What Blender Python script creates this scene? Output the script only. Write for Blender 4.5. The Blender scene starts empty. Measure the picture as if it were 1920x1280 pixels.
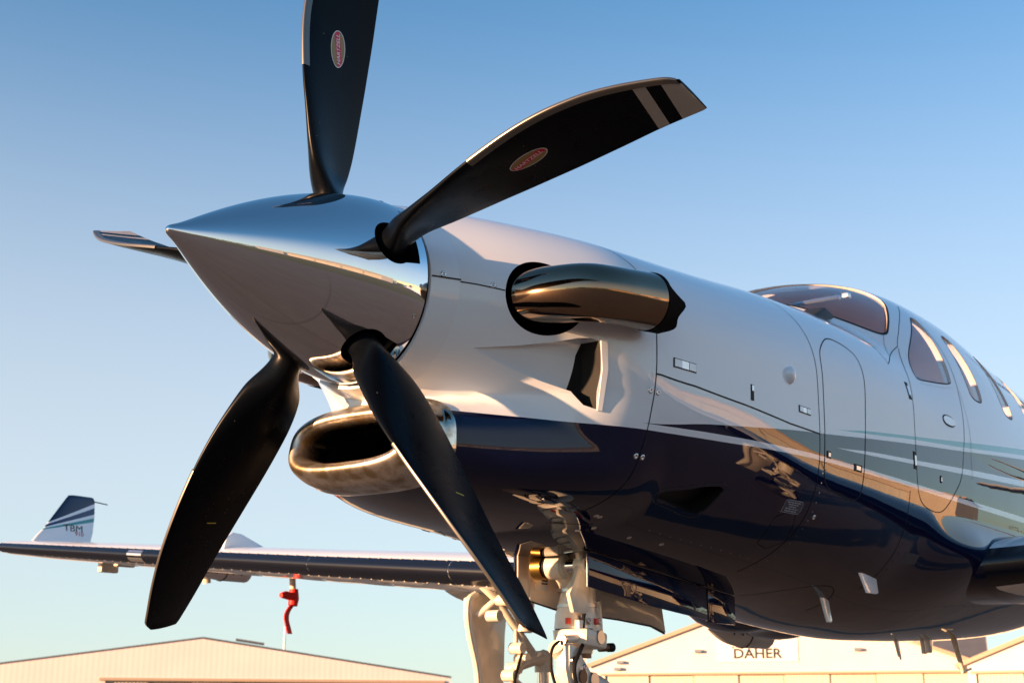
import bpy, bmesh, math, random
import numpy as np
from mathutils import Vector, Matrix
from mathutils.geometry import delaunay_2d_cdt
random.seed(7); np.random.seed(7)
R = math.radians
scene = bpy.context.scene
COL = scene.collection

# ---------------------------------------------------------------- camera, sky, sun, exposure
HZ = 1.55                                   # propeller hub above the apron
YAW, PITCH, TILT = R(35.909), R(14.121), 2.2
AX_R = Vector((math.sin(YAW), -math.cos(YAW), 0))
ROT = Matrix.Rotation(R(TILT), 4, AX_R)     # stance of the aircraft on its gear: slightly nose down
OFF = Vector((0, 0, HZ))
fwd = Vector((math.cos(PITCH)*math.cos(YAW), math.cos(PITCH)*math.sin(YAW), math.sin(PITCH)))
upv = AX_R.cross(fwd)
cam = bpy.data.cameras.new('camera')
cam.sensor_width = 36; cam.lens = 2574/1920*36
cam.clip_start = .05; cam.clip_end = 6000
cam.dof.use_dof = True; cam.dof.focus_distance = 3.7; cam.dof.aperture_fstop = 9
co = bpy.data.objects.new('camera', cam); COL.objects.link(co)
rot3 = Matrix((AX_R, upv, -fwd)).transposed()
co.matrix_world = ROT @ Matrix.Translation(Vector((-2.67, -2.567, -1.083)) + OFF) @ rot3.to_4x4()
scene.camera = co

SUN_AZ, SUN_EL = R(158), R(6.5)             # direction towards the sun: azimuth from +x, counter-clockwise
sdir = Vector((math.cos(SUN_EL)*math.cos(SUN_AZ), math.cos(SUN_EL)*math.sin(SUN_AZ), math.sin(SUN_EL)))
world = bpy.data.worlds.new('World'); scene.world = world; world.use_nodes = True
wn = world.node_tree; wn.nodes.clear()
sky = wn.nodes.new('ShaderNodeTexSky'); sky.sky_type = 'NISHITA'; sky.sun_disc = False
sky.sun_elevation = SUN_EL
sky.sun_rotation = math.atan2(sdir.x, sdir.y)
sky.altitude = 100; sky.air_density = 1.0; sky.dust_density = .3; sky.ozone_density = 3.2
bg = wn.nodes.new('ShaderNodeBackground'); bg.inputs['Strength'].default_value = .12
wo = wn.nodes.new('ShaderNodeOutputWorld')
gr = wn.nodes.new('ShaderNodeMix'); gr.data_type = 'RGBA'; gr.blend_type = 'MULTIPLY'; gr.inputs[0].default_value = 1; gr.inputs[7].default_value = (.82, .985, .97, 1)
wn.links.new(sky.outputs[0], gr.inputs[6]); 
# thin haze paling the lower sky all round
tg_ = wn.nodes.new('ShaderNodeTexCoord'); sx_ = wn.nodes.new('ShaderNodeSeparateXYZ'); wn.links.new(tg_.outputs['Generated'], sx_.inputs[0])
hz_ = wn.nodes.new('ShaderNodeMapRange'); hz_.interpolation_type = 'SMOOTHSTEP'
hz_.inputs[1].default_value = .56; hz_.inputs[2].default_value = .16; hz_.inputs[3].default_value = 0; hz_.inputs[4].default_value = .56
wn.links.new(sx_.outputs[2], hz_.inputs[0])
hm_ = wn.nodes.new('ShaderNodeMix'); hm_.data_type = 'RGBA'; hm_.inputs[7].default_value = (2.62, 2.50, 2.42, 1)
wn.links.new(hz_.outputs[0], hm_.inputs[0]); wn.links.new(gr.outputs[2], hm_.inputs[6]); wn.links.new(hm_.outputs[2], bg.inputs[0]); wn.links.new(bg.outputs[0], wo.inputs[0])
sl = bpy.data.lights.new('sun', 'SUN'); sl.energy = 4.8; sl.angle = R(.53); sl.color = (1, .56, .29)
so = bpy.data.objects.new('sun', sl); COL.objects.link(so)
so.rotation_euler = (-sdir).to_track_quat('-Z', 'Y').to_euler()
vs = scene.view_settings
vs.view_transform = 'Standard'; vs.look = 'None'; vs.gamma = 1; vs.use_curve_mapping = False
vs.exposure = 1.58
cy = scene.cycles
cy.max_bounces = 10; cy.glossy_bounces = 6; cy.transparent_max_bounces = 12; cy.diffuse_bounces = 6
cy.sample_clamp_indirect = 8; cy.use_denoising = True; cy.blur_glossy = .2

# ---------------------------------------------------------------- body shape
# ---- body shape: half width Y(x, z) of the fuselage, aircraft frame (hub at the origin, x aft, -y port, z up)
def pch(tab, sig=.08):
    xs = np.array([t[0] for t in tab], float)
    V = np.array([t[1:] for t in tab], float)
    h = np.diff(xs); d = np.diff(V, axis=0) / h[:, None]
    m = np.zeros_like(V); m[0] = d[0]; m[-1] = d[-1]
    for i in range(1, len(xs) - 1):
        ok = d[i-1] * d[i] > 0
        w1 = 2*h[i] + h[i-1]; w2 = h[i] + 2*h[i-1]
        with np.errstate(divide='ignore', invalid='ignore'):
            hm = (w1 + w2) / (w1 / d[i-1] + w2 / d[i])
        m[i] = np.where(ok, hm, 0)
    def g(x):
        i = np.clip(np.searchsorted(xs, x, side='right') - 1, 0, len(xs) - 2)
        t = ((x - xs[i]) / h[i])[..., None]; H = h[i][..., None]
        r = ((1 + 2*t) * (1-t)**2 * V[i] + t*(1-t)**2 * H * m[i] + t*t*(3-2*t) * V[i+1] + t*t*(t-1) * H * m[i+1])
        lo = x[:, None] < xs[0]; hi = x[:, None] > xs[-1]
        r = np.where(lo, V[0] + m[0] * (x[:, None] - xs[0]), r)
        return np.where(hi, V[-1] + m[-1] * (x[:, None] - xs[-1]), r)
    n = 40                                  # smooth the table so that reflections run without kinks
    fx = xs[0] + .01 * np.arange(-n, int((xs[-1] - xs[0]) / .01) + n + 1)
    ker = np.exp(-.5 * (np.arange(-n, n + 1) * .01 / sig)**2); ker /= ker.sum()
    fv = np.stack([np.convolve(c, ker, 'valid') for c in g(fx).T], 1)
    gx = fx[n:-n]
    def f(x):
        x = np.clip(np.asarray(x, float), xs[0], xs[-1])
        return [np.interp(x, gx, fv[:, k]) for k in range(V.shape[1])]
    return f
#        x     w     zc     zt     zb     nt   nb
BODY = pch([
    (0.20, .312, -.003, .286, -.290, 2.0, 2.0),
    (0.32, .390, -.010, .302, -.322, 2.05, 2.0),
    (0.50, .495, -.025, .316, -.430, 2.1, 2.4),
    (0.77, .610, -.040, .330, -.616, 2.2, 3.2),
    (1.10, .640, -.045, .354, -.666, 2.2, 3.1),
    (1.45, .655, -.045, .386, -.697, 2.25, 3.5),
    (1.80, .662, -.045, .422, -.728, 2.4, 4.0),
    (2.40, .680, -.045, .465, -.782, 2.4, 3.9),
    (3.00, .690, -.045, .490, -.845, 2.3, 3.3),
    (3.50, .695, -.045, .505, -.872, 2.2, 3.0),
    (3.90, .695, -.045, .520, -.868, 2.1, 3.0),
    (5.00, .680, -.040, .540, -.830, 2.0, 2.8),
    (6.30, .580, .000, .480, -.700, 2.0, 2.4),
    (7.60, .440, .080, .430, -.420, 2.0, 2.2),
    (9.20, .200, .200, .400, -.080, 2.0, 2.0),
    (9.90, .060, .270, .380, .160, 2.0, 2.0)])
CHIN = pch([
    (0.20, .260, -.424, -.299, -.549, 3.0, 3.0),
    (0.35, .340, -.424, -.262, -.572, 3.0, 3.0),
    (0.55, .460, -.410, -.190, -.594, 2.8, 3.0),
    (0.77, .540, -.370, -.120, -.612, 2.6, 3.0),
    (1.00, .480, -.400, -.200, -.630, 2.6, 3.0),
    (1.25, .300, -.450, -.300, -.640, 2.8, 3.2),
    (1.80, .100, -.500, -.400, -.660, 3.0, 3.4)])
CANO = pch([
    (2.10, .30, -.045, .400, -.3, 2.0, 2.0),
    (2.40, .53, -.045, .515, -.3, 2.0, 2.0),
    (2.70, .635, -.045, .625, -.3, 2.1, 2.0),
    (3.00, .665, -.045, .715, -.3, 2.3, 2.0),
    (3.40, .688, -.045, .790, -.3, 2.3, 2.0),
    (3.80, .695, -.045, .800, -.3, 2.25, 2.0),
    (4.40, .685, -.045, .750, -.3, 2.1, 2.0),
    (5.20, .660, -.040, .680, -.3, 2.0, 2.0),
    (6.30, .570, .000, .550, -.3, 2.0, 2.0),
    (7.60, .430, .080, .480, -.2, 2.0, 2.0),
    (9.20, .190, .200, .450, .0, 2.0, 2.0),
    (9.90, .050, .270, .390, .18, 2.0, 2.0)])
NECK = pch([(0.20, .09), (0.28, .15), (0.38, .23), (0.50, .34), (0.70, .46), (0.9, .4)])
SM_K = .012
def _comp(P, z):
    w, zc, zt, zb, nt, nb = P
    up = z >= zc
    s = np.where(up, (z - zc) / (zt - zc), (zc - z) / (zc - zb))
    n = np.where(up, nt, nb)
    return w * np.sqrt(np.clip(1 - np.clip(s, 0, 1)**n, 0, 1))
def _smax(a, b, k):
    h = np.clip(.5 + .5*(a-b)/k, 0, 1)
    m = b*(1-h) + a*h + k*h*(1-h)
    return np.where((a <= 1e-9) | (b <= 1e-9), np.maximum(a, b), m)
def limits(x):
    x = np.asarray(x, float)
    b = BODY(x); zt, zb = b[2], b[3]
    zb = np.where((x >= .2) & (x <= 1.8), np.minimum(zb, CHIN(x)[3]), zb)
    zt = np.where(x >= 2.1, np.maximum(zt, CANO(x)[2]), zt)
    return zt, zb
def Y(x, z):
    x = np.asarray(x, float); z = np.asarray(z, float)
    x, z = np.broadcast_arrays(x, z)
    y = _comp(BODY(x), z)
    c = np.where((x >= .2) & (x <= 1.8), _comp(CHIN(x), z), 0)
    zt, zb = limits(x)
    bz = BODY(x)
    # fillet between upper cowl and chin lobe
    nk = np.where((x >= .2) & (x <= .9) & (z < bz[1]) & (z > CHIN(x)[1]), NECK(x)[0], 0)
    k = np.where((x > .2) & (x < 1.8), .02+.10*np.clip((1.05-x)/.45, 0, 1), SM_K)
    y = _smax(y, np.maximum(c, nk), k * np.clip(np.minimum(y, np.maximum(c, nk)) / .12, .02, 1))
    ca = np.where(x >= 2.1, _comp(CANO(x), z), 0)
    y = _smax(y, ca, .03 * np.clip(np.minimum(y, ca) / .12, .02, 1))
    # the skin swells out to meet the wing root
    u = np.clip((x-2.72)/.70, 0, 1)*np.clip((6.2-x)/1.2, 0, 1); u = u*u*(3-2*u)
    v = np.clip(np.where(z > -.57, (z+.57)/.20, (-.57-z)/.24), 0, 1)
    y = y+.095*u*(1-v*v)**2*np.where(y > .2, 1, 0)
    y = np.where((z >= zt) | (z <= zb), 0, y)
    return y
def S(x, t):
    """surface point: t = 0 crown .. pi keel, port side"""
    x = np.asarray(x, float); t = np.asarray(t, float)
    x, t = np.broadcast_arrays(x, t)
    zt, zb = limits(x)
    z = .5*(zt+zb) + .5*(zt-zb)*np.cos(t)
    return np.stack([x, -Y(x, z), z], -1)
# ---------------------------------------------------------------- materials
def new_mat(name):
    m = bpy.data.materials.new(name); m.use_nodes = True
    nt = m.node_tree; b = nt.nodes['Principled BSDF']
    return m, nt, b
def mat(name, col, rough=.5, metal=0, coat=0, coat_rough=.03, bump=0, bscale=60, vary=0, vscale=4, spec=None):
    m, nt, b = new_mat(name)
    b.inputs['Base Color'].default_value = (*col, 1)
    b.inputs['Roughness'].default_value = rough; b.inputs['Metallic'].default_value = metal
    b.inputs['Coat Weight'].default_value = coat; b.inputs['Coat Roughness'].default_value = coat_rough
    if spec is not None: b.inputs['Specular IOR Level'].default_value = spec
    tc = nt.nodes.new('ShaderNodeTexCoord')
    if vary:
        n = nt.nodes.new('ShaderNodeTexNoise'); n.inputs['Scale'].default_value = vscale; n.inputs['Detail'].default_value = 6
        nt.links.new(tc.outputs['Object'], n.inputs['Vector'])
        mx = nt.nodes.new('ShaderNodeMix'); mx.data_type = 'RGBA'
        mx.inputs[6].default_value = (*[c*(1-vary) for c in col], 1); mx.inputs[7].default_value = (*[min(1, c*(1+vary)) for c in col], 1)
        nt.links.new(n.outputs[0], mx.inputs[0]); nt.links.new(mx.outputs[2], b.inputs['Base Color'])
        mr = nt.nodes.new('ShaderNodeMapRange'); mr.inputs[3].default_value = rough*.75; mr.inputs[4].default_value = min(1, rough*1.3)
        nt.links.new(n.outputs[0], mr.inputs[0]); nt.links.new(mr.outputs[0], b.inputs['Roughness'])
    if bump:
        n = nt.nodes.new('ShaderNodeTexNoise'); n.inputs['Scale'].default_value = bscale; n.inputs['Detail'].default_value = 4
        nt.links.new(tc.outputs['Object'], n.inputs['Vector'])
        bp = nt.nodes.new('ShaderNodeBump'); bp.inputs['Strength'].default_value = bump; bp.inputs['Distance'].default_value = .002
        nt.links.new(n.outputs[0], bp.inputs['Height']); nt.links.new(bp.outputs[0], b.inputs['Normal'])
    return m
WHITE_C, NAVY_C, TEAL_C = (.735, .775, .815), (.0015, .004, .027), (.13, .42, .44)
def mnode(nt, op, a, b=None):
    n = nt.nodes.new('ShaderNodeMath'); n.operation = op
    for i, v in enumerate((a, b)):
        if v is None: continue
        if isinstance(v, (int, float)): n.inputs[i].default_value = v
        else: nt.links.new(v, n.inputs[i])
    return n.outputs[0]
def curve_of(nt, x, pts, x1=5.0, z0=-.6, z1=.4):
    mr = mnode(nt, 'DIVIDE', x, x1)
    fc = nt.nodes.new('ShaderNodeFloatCurve'); cu = fc.mapping.curves[0]
    P = [(px/x1, (pz-z0)/(z1-z0)) for px, pz in pts]
    P = [(0, P[0][1])] * (P[0][0] > 0) + P + [(1, P[-1][1])] * (P[-1][0] < 1)
    while len(cu.points) < len(P): cu.points.new(.5, .5)
    for q, p in zip(cu.points, P): q.location = p; q.handle_type = 'AUTO' if len(pts) > 3 else 'VECTOR'
    fc.mapping.update(); nt.links.new(mr, fc.inputs['Value'])
    return mnode(nt, 'ADD', mnode(nt, 'MULTIPLY', fc.outputs[0], z1-z0), z0)
def livery():
    m, nt, b = new_mat('livery paint')
    tc = nt.nodes.new('ShaderNodeTexCoord'); sp = nt.nodes.new('ShaderNodeSeparateXYZ')
    nt.links.new(tc.outputs['Object'], sp.inputs[0])
    x = sp.outputs[0]; z = mnode(nt, 'SUBTRACT', sp.outputs[2], HZ)
    top = curve_of(nt, x, [(.2, -.343), (.387, -.348), (.6, -.354), (.768, -.353), (1.13, -.340), (1.445, -.326), (1.786, -.316), (2.4, -.316), (3.2, -.319), (5, -.315)])
    st = curve_of(nt, x, [(.74, -.336), (1.123, -.320), (1.439, -.308), (1.782, -.300), (2.4, -.299), (3.2, -.298), (5, -.285)])
    wed = curve_of(nt, x, [(.74, -.336), (1.07, -.297), (1.37, -.265), (1.649, -.235), (1.838, -.218), (2.197, -.184), (2.692, -.139), (3.27, -.089), (4.185, -.007), (5, .066)])
    tT = curve_of(nt, x, [(1.922, -.187), (2.2, -.156), (2.697, -.106), (3.284, -.047), (4.227, .049), (5, .13)])
    tB = curve_of(nt, x, [(1.922, -.187), (2.2, -.166), (2.695, -.120), (3.275, -.072), (4.2, .016), (5, .09)])
    lT = curve_of(nt, x, [(1.923, -.254), (2.196, -.233), (2.684, -.204), (3.255, -.167), (4.148, -.115), (5, -.065)])
    lB = curve_of(nt, x, [(1.923, -.254), (2.196, -.245), (2.683, -.221), (3.251, -.191), (4.141, -.143), (5, -.099)])
    lt = lambda a, c: mnode(nt, 'LESS_THAN', a, c); mul = lambda a, c: mnode(nt, 'MULTIPLY', a, c)
    navy = mnode(nt, 'MAXIMUM', lt(z, top), mul(mul(lt(st, z), lt(z, wed)), lt(.74, x)))
    line = mul(mul(lt(lB, z), lt(z, lT)), lt(1.923, x))
    teal = mul(mul(lt(tB, z), lt(z, tT)), lt(1.922, x))
    navy = mul(navy, mnode(nt, 'SUBTRACT', 1, line))
    def mix(f, a, c):
        q = nt.nodes.new('ShaderNodeMix'); q.data_type = 'RGBA'; nt.links.new(f, q.inputs[0])
        for i, v in ((6, a), (7, c)):
            if isinstance(v, tuple): q.inputs[i].default_value = (*v, 1)
            else: nt.links.new(v, q.inputs[i])
        return q.outputs[2]
    c = mix(teal, mix(navy, WHITE_C, NAVY_C), TEAL_C)
    nt.links.new(c, b.inputs['Base Color'])
    b.inputs['Roughness'].default_value = .4; b.inputs['Specular IOR Level'].default_value = 0; b.inputs['Coat Weight'].default_value = 1; b.inputs['Coat Roughness'].default_value = .012
    b.inputs['Coat IOR'].default_value = 1.5
    n = nt.nodes.new('ShaderNodeTexNoise'); n.inputs['Scale'].default_value = 7; n.inputs['Detail'].default_value = 1
    nt.links.new(tc.outputs['Object'], n.inputs['Vector'])
    bp = nt.nodes.new('ShaderNodeBump'); bp.inputs['Strength'].default_value = .06; bp.inputs['Distance'].default_value = .01
    nt.links.new(n.outputs[0], bp.inputs['Height']); nt.links.new(bp.outputs[0], b.inputs['Coat Normal'])
    return m
def wing_paint():
    """white wing, navy at the root"""
    m, nt, b = new_mat('wing paint')
    tc = nt.nodes.new('ShaderNodeTexCoord'); sp = nt.nodes.new('ShaderNodeSeparateXYZ')
    nt.links.new(tc.outputs['Object'], sp.inputs[0])
    ay = mnode(nt, 'ABSOLUTE', sp.outputs[1])
    lim = mnode(nt, 'ADD', mnode(nt, 'MULTIPLY', mnode(nt, 'MAXIMUM', mnode(nt, 'SUBTRACT', sp.outputs[0], 3.52), 0), .30), .715)
    lim = mnode(nt, 'MAXIMUM', lim, mnode(nt, 'MULTIPLY', mnode(nt, 'LESS_THAN', sp.outputs[0], 3.42), .74))
    mx = nt.nodes.new('ShaderNodeMix'); mx.data_type = 'RGBA'
    nt.links.new(mnode(nt, 'LESS_THAN', ay, lim), mx.inputs[0])
    mx.inputs[6].default_value = (*WHITE_C, 1); mx.inputs[7].default_value = (*NAVY_C, 1)
    nt.links.new(mx.outputs[2], b.inputs['Base Color'])
    b.inputs['Roughness'].default_value = .4; b.inputs['Specular IOR Level'].default_value = 0; b.inputs['Coat Weight'].default_value = 1; b.inputs['Coat Roughness'].default_value = .03
    return m
def winglet_paint():
    m, nt, b = new_mat('winglet paint')
    tc = nt.nodes.new('ShaderNodeTexCoord'); sp = nt.nodes.new('ShaderNodeSeparateXYZ')
    nt.links.new(tc.outputs['Object'], sp.inputs[0])
    x = sp.outputs[0]; z = mnode(nt, 'SUBTRACT', sp.outputs[2], HZ)
    # rays fanning out from the foot of the leading edge
    ang = mnode(nt, 'DIVIDE', mnode(nt, 'SUBTRACT', z, .04), mnode(nt, 'SUBTRACT', x, 3.53))
    ramp = nt.nodes.new('ShaderNodeValToRGB'); ramp.color_ramp.interpolation = 'CONSTANT'
    nt.links.new(ang, ramp.inputs[0]); e = ramp.color_ramp.elements
    stops = [(0, WHITE_C), (.21, (.02, .26, .28)), (.255, WHITE_C), (.30, (.006, .025, .10)), (.375, WHITE_C), (.425, (.003, .010, .045))]
    while len(e) < len(stops): e.new(.5)
    for q, (p, c) in zip(e, stops): q.position = p; q.color = (*c, 1)
    nt.links.new(ramp.outputs[0], b.inputs['Base Color'])
    b.inputs['Roughness'].default_value = .35; b.inputs['Coat Weight'].default_value = .5
    return m
def blade_mat():
    m, nt, b = new_mat('blade paint')
    tc = nt.nodes.new('ShaderNodeTexCoord')
    n = nt.nodes.new('ShaderNodeTexNoise'); n.inputs['Scale'].default_value = 14; n.inputs['Detail'].default_value = 8
    nt.links.new(tc.outputs['Object'], n.inputs['Vector'])
    mr = nt.nodes.new('ShaderNodeMapRange'); mr.inputs[1].default_value = .3; mr.inputs[2].default_value = .7
    mr.inputs[3].default_value = .24; mr.inputs[4].default_value = .36
    nt.links.new(n.outputs[0], mr.inputs[0]); nt.links.new(mr.outputs[0], b.inputs['Roughness'])
    vo = nt.nodes.new('ShaderNodeTexVoronoi'); vo.inputs['Scale'].default_value = 42; nt.links.new(tc.outputs['Object'], vo.inputs['Vector'])
    n2 = nt.nodes.new('ShaderNodeTexNoise'); n2.inputs['Scale'].default_value = 5; nt.links.new(tc.outputs['Object'], n2.inputs['Vector'])
    fl = mnode(nt, 'MULTIPLY', mnode(nt, 'LESS_THAN', vo.outputs['Distance'], .07), mnode(nt, 'GREATER_THAN', n2.outputs[0], .56))   # stone chips
    cm = nt.nodes.new('ShaderNodeMix'); cm.data_type = 'RGBA'; cm.inputs[6].default_value = (.002, .003, .005, 1); cm.inputs[7].default_value = (.16, .15, .14, 1)
    nt.links.new(fl, cm.inputs[0]); nt.links.new(cm.outputs[2], b.inputs['Base Color'])
    b.inputs['Base Color'].default_value = (.002, .003, .005, 1); b.inputs['Specular IOR Level'].default_value = .10
    return m
def corrugated(name, col, pitch=.3, axis=0, depth=.5):
    m, nt, b = new_mat(name)
    tc = nt.nodes.new('ShaderNodeTexCoord'); w = nt.nodes.new('ShaderNodeTexWave')
    w.wave_type = 'BANDS'; w.bands_direction = 'XYZ'[axis]; w.wave_profile = 'SIN'
    w.inputs['Scale'].default_value = .314/pitch; w.inputs['Distortion'].default_value = 0
    nt.links.new(tc.outputs['Object'], w.inputs['Vector'])
    bp = nt.nodes.new('ShaderNodeBump'); bp.inputs['Strength'].default_value = depth; bp.inputs['Distance'].default_value = .03
    nt.links.new(w.outputs['Fac'], bp.inputs['Height']); nt.links.new(bp.outputs[0], b.inputs['Normal'])
    n = nt.nodes.new('ShaderNodeTexNoise'); n.inputs['Scale'].default_value = .35; n.inputs['Detail'].default_value = 5
    nt.links.new(tc.outputs['Object'], n.inputs['Vector'])
    mx = nt.nodes.new('ShaderNodeMix'); mx.data_type = 'RGBA'
    mx.inputs[6].default_value = (*[c*.86 for c in col], 1); mx.inputs[7].default_value = (*[min(.9, c*1.06) for c in col], 1)
    nt.links.new(n.outputs[0], mx.inputs[0]); nt.links.new(mx.outputs[2], b.inputs['Base Color'])
    b.inputs['Roughness'].default_value = .6
    return m
def glass(name, tint=(.82, .86, .9), ior=.08):
    m, nt, b = new_mat(name); nt.nodes.remove(b)
    out = nt.nodes['Material Output']
    t = nt.nodes.new('ShaderNodeBsdfTransparent'); t.inputs[0].default_value = (*tint, 1)
    g = nt.nodes.new('ShaderNodeBsdfGlossy'); g.inputs['Roughness'].default_value = .01
    ge = nt.nodes.new('ShaderNodeNewGeometry'); dp = nt.nodes.new('ShaderNodeVectorMath'); dp.operation = 'DOT_PRODUCT'
    nt.links.new(ge.outputs['Incoming'], dp.inputs[0]); nt.links.new(ge.outputs['Normal'], dp.inputs[1])
    c = mnode(nt, 'SUBTRACT', 1, mnode(nt, 'ABSOLUTE', dp.outputs['Value']))
    fr = mnode(nt, 'ADD', mnode(nt, 'MULTIPLY', mnode(nt, 'POWER', c, 5), 1-ior), ior)     # both faces of a thin pane
    mx = nt.nodes.new('ShaderNodeMixShader')
    nt.links.new(fr, mx.inputs[0]); nt.links.new(t.outputs[0], mx.inputs[1]); nt.links.new(g.outputs[0], mx.inputs[2])
    nt.links.new(mx.outputs[0], out.inputs[0])
    return m
def lip_metal():
    """polished ring, sand-blasted dull along its leading edge"""
    m, nt, b = new_mat('polished lip'); tc = nt.nodes.new('ShaderNodeTexCoord'); sp = nt.nodes.new('ShaderNodeSeparateXYZ')
    nt.links.new(tc.outputs['Object'], sp.inputs[0])
    n = nt.nodes.new('ShaderNodeTexNoise'); n.inputs['Scale'].default_value = 22; n.inputs['Detail'].default_value = 7
    nt.links.new(tc.outputs['Object'], n.inputs['Vector'])
    xx = mnode(nt, 'ADD', sp.outputs[0], mnode(nt, 'MULTIPLY', mnode(nt, 'SUBTRACT', n.outputs[0], .5), .06))
    mr = nt.nodes.new('ShaderNodeMapRange'); mr.inputs[1].default_value = .125; mr.inputs[2].default_value = .185
    mr.inputs[3].default_value = .40; mr.inputs[4].default_value = .10
    nt.links.new(xx, mr.inputs[0]); nt.links.new(mr.outputs[0], b.inputs['Roughness'])
    r = nt.nodes.new('ShaderNodeValToRGB'); e = r.color_ramp.elements
    e[0].position = .38; e[0].color = (.42, .33, .20, 1); e[1].position = .58; e[1].color = (.76, .70, .62, 1)
    nt.links.new(n.outputs[0], r.inputs[0]); nt.links.new(r.outputs[0], b.inputs['Base Color'])
    b.inputs['Metallic'].default_value = 1
    return m
M = dict(
    livery=livery(), wing=wing_paint(), winglet=winglet_paint(), blade=blade_mat(),
    white=mat('white paint', WHITE_C, .3, coat=1, coat_rough=.03),
    navy=mat('navy paint', NAVY_C, .4, coat=1, coat_rough=.012, spec=0),
    gear=mat('gear enamel', (.70, .64, .54), .34, coat=.4, vary=.16, vscale=26),
    chrome=mat('polished aluminium', (.80, .79, .79), .035, 1, vary=.05, vscale=7),
    lip=lip_metal(),
    oleo=mat('chromed rod', (.82, .83, .85), .05, 1),
    exhaust=mat('heat tinted steel', (.27, .185, .125), .07, 1, vary=.22, vscale=9),
    soot=mat('sooty metal', (.006, .005, .005), .85, spec=.1),
    black=mat('black', (.004, .004, .005), .6, spec=.2),
    seam=mat('panel gap', (.012, .013, .016), .7, spec=.1),
    rubber=mat('boot rubber', (.006, .008, .016), .20),
    tyre=mat('tyre rubber', (.018, .018, .019), .75, bump=.3, bscale=90),
    gold=mat('brass bush', (.72, .42, .10), .25, 1),
    steel=mat('bolt steel', (.42, .42, .43), .3, 1),
    rust=mat('greasy steel', (.16, .09, .05), .5, .6, vary=.5, vscale=60),
    grey=mat('strip metal', (.20, .185, .165), .34, .8),
    stripe=mat('stripe paint', (.42, .40, .37), .45, vary=.12, vscale=30),
    red=mat('red cover cloth', (.68, .012, .010), .55, bump=.4, bscale=220),
    redtab=mat('red paint', (.62, .05, .03), .4),
    yellow=mat('yellow paint', (.60, .48, .05), .5),
    badgegold=mat('badge gold', (.30, .20, .06), .4),
    badgered=mat('badge red', (.62, .015, .05), .4),
    badgewhite=mat('badge white', (.75, .75, .75), .35),
    ink=mat('ink', (.02, .02, .022), .5), inkred=mat('red ink', (.55, .02, .03), .5),
    placard=mat('placard', (.03, .035, .05), .4), placardtext=mat('placard text', (.42, .44, .5), .5),
    glass=glass('windscreen glass', (.90, .92, .95), .07), pane=glass('cabin glass', (.88, .92, .96), .16), cabin=mat('cabin lining', (.86, .72, .66), .7),
    darkpanel=mat('instrument panel', (.012, .015, .02), .6), seat=mat('seat leather', (.05, .05, .06), .5),
    nickel=mat('latch metal', (.62, .63, .64), .25, .9),
)
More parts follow.
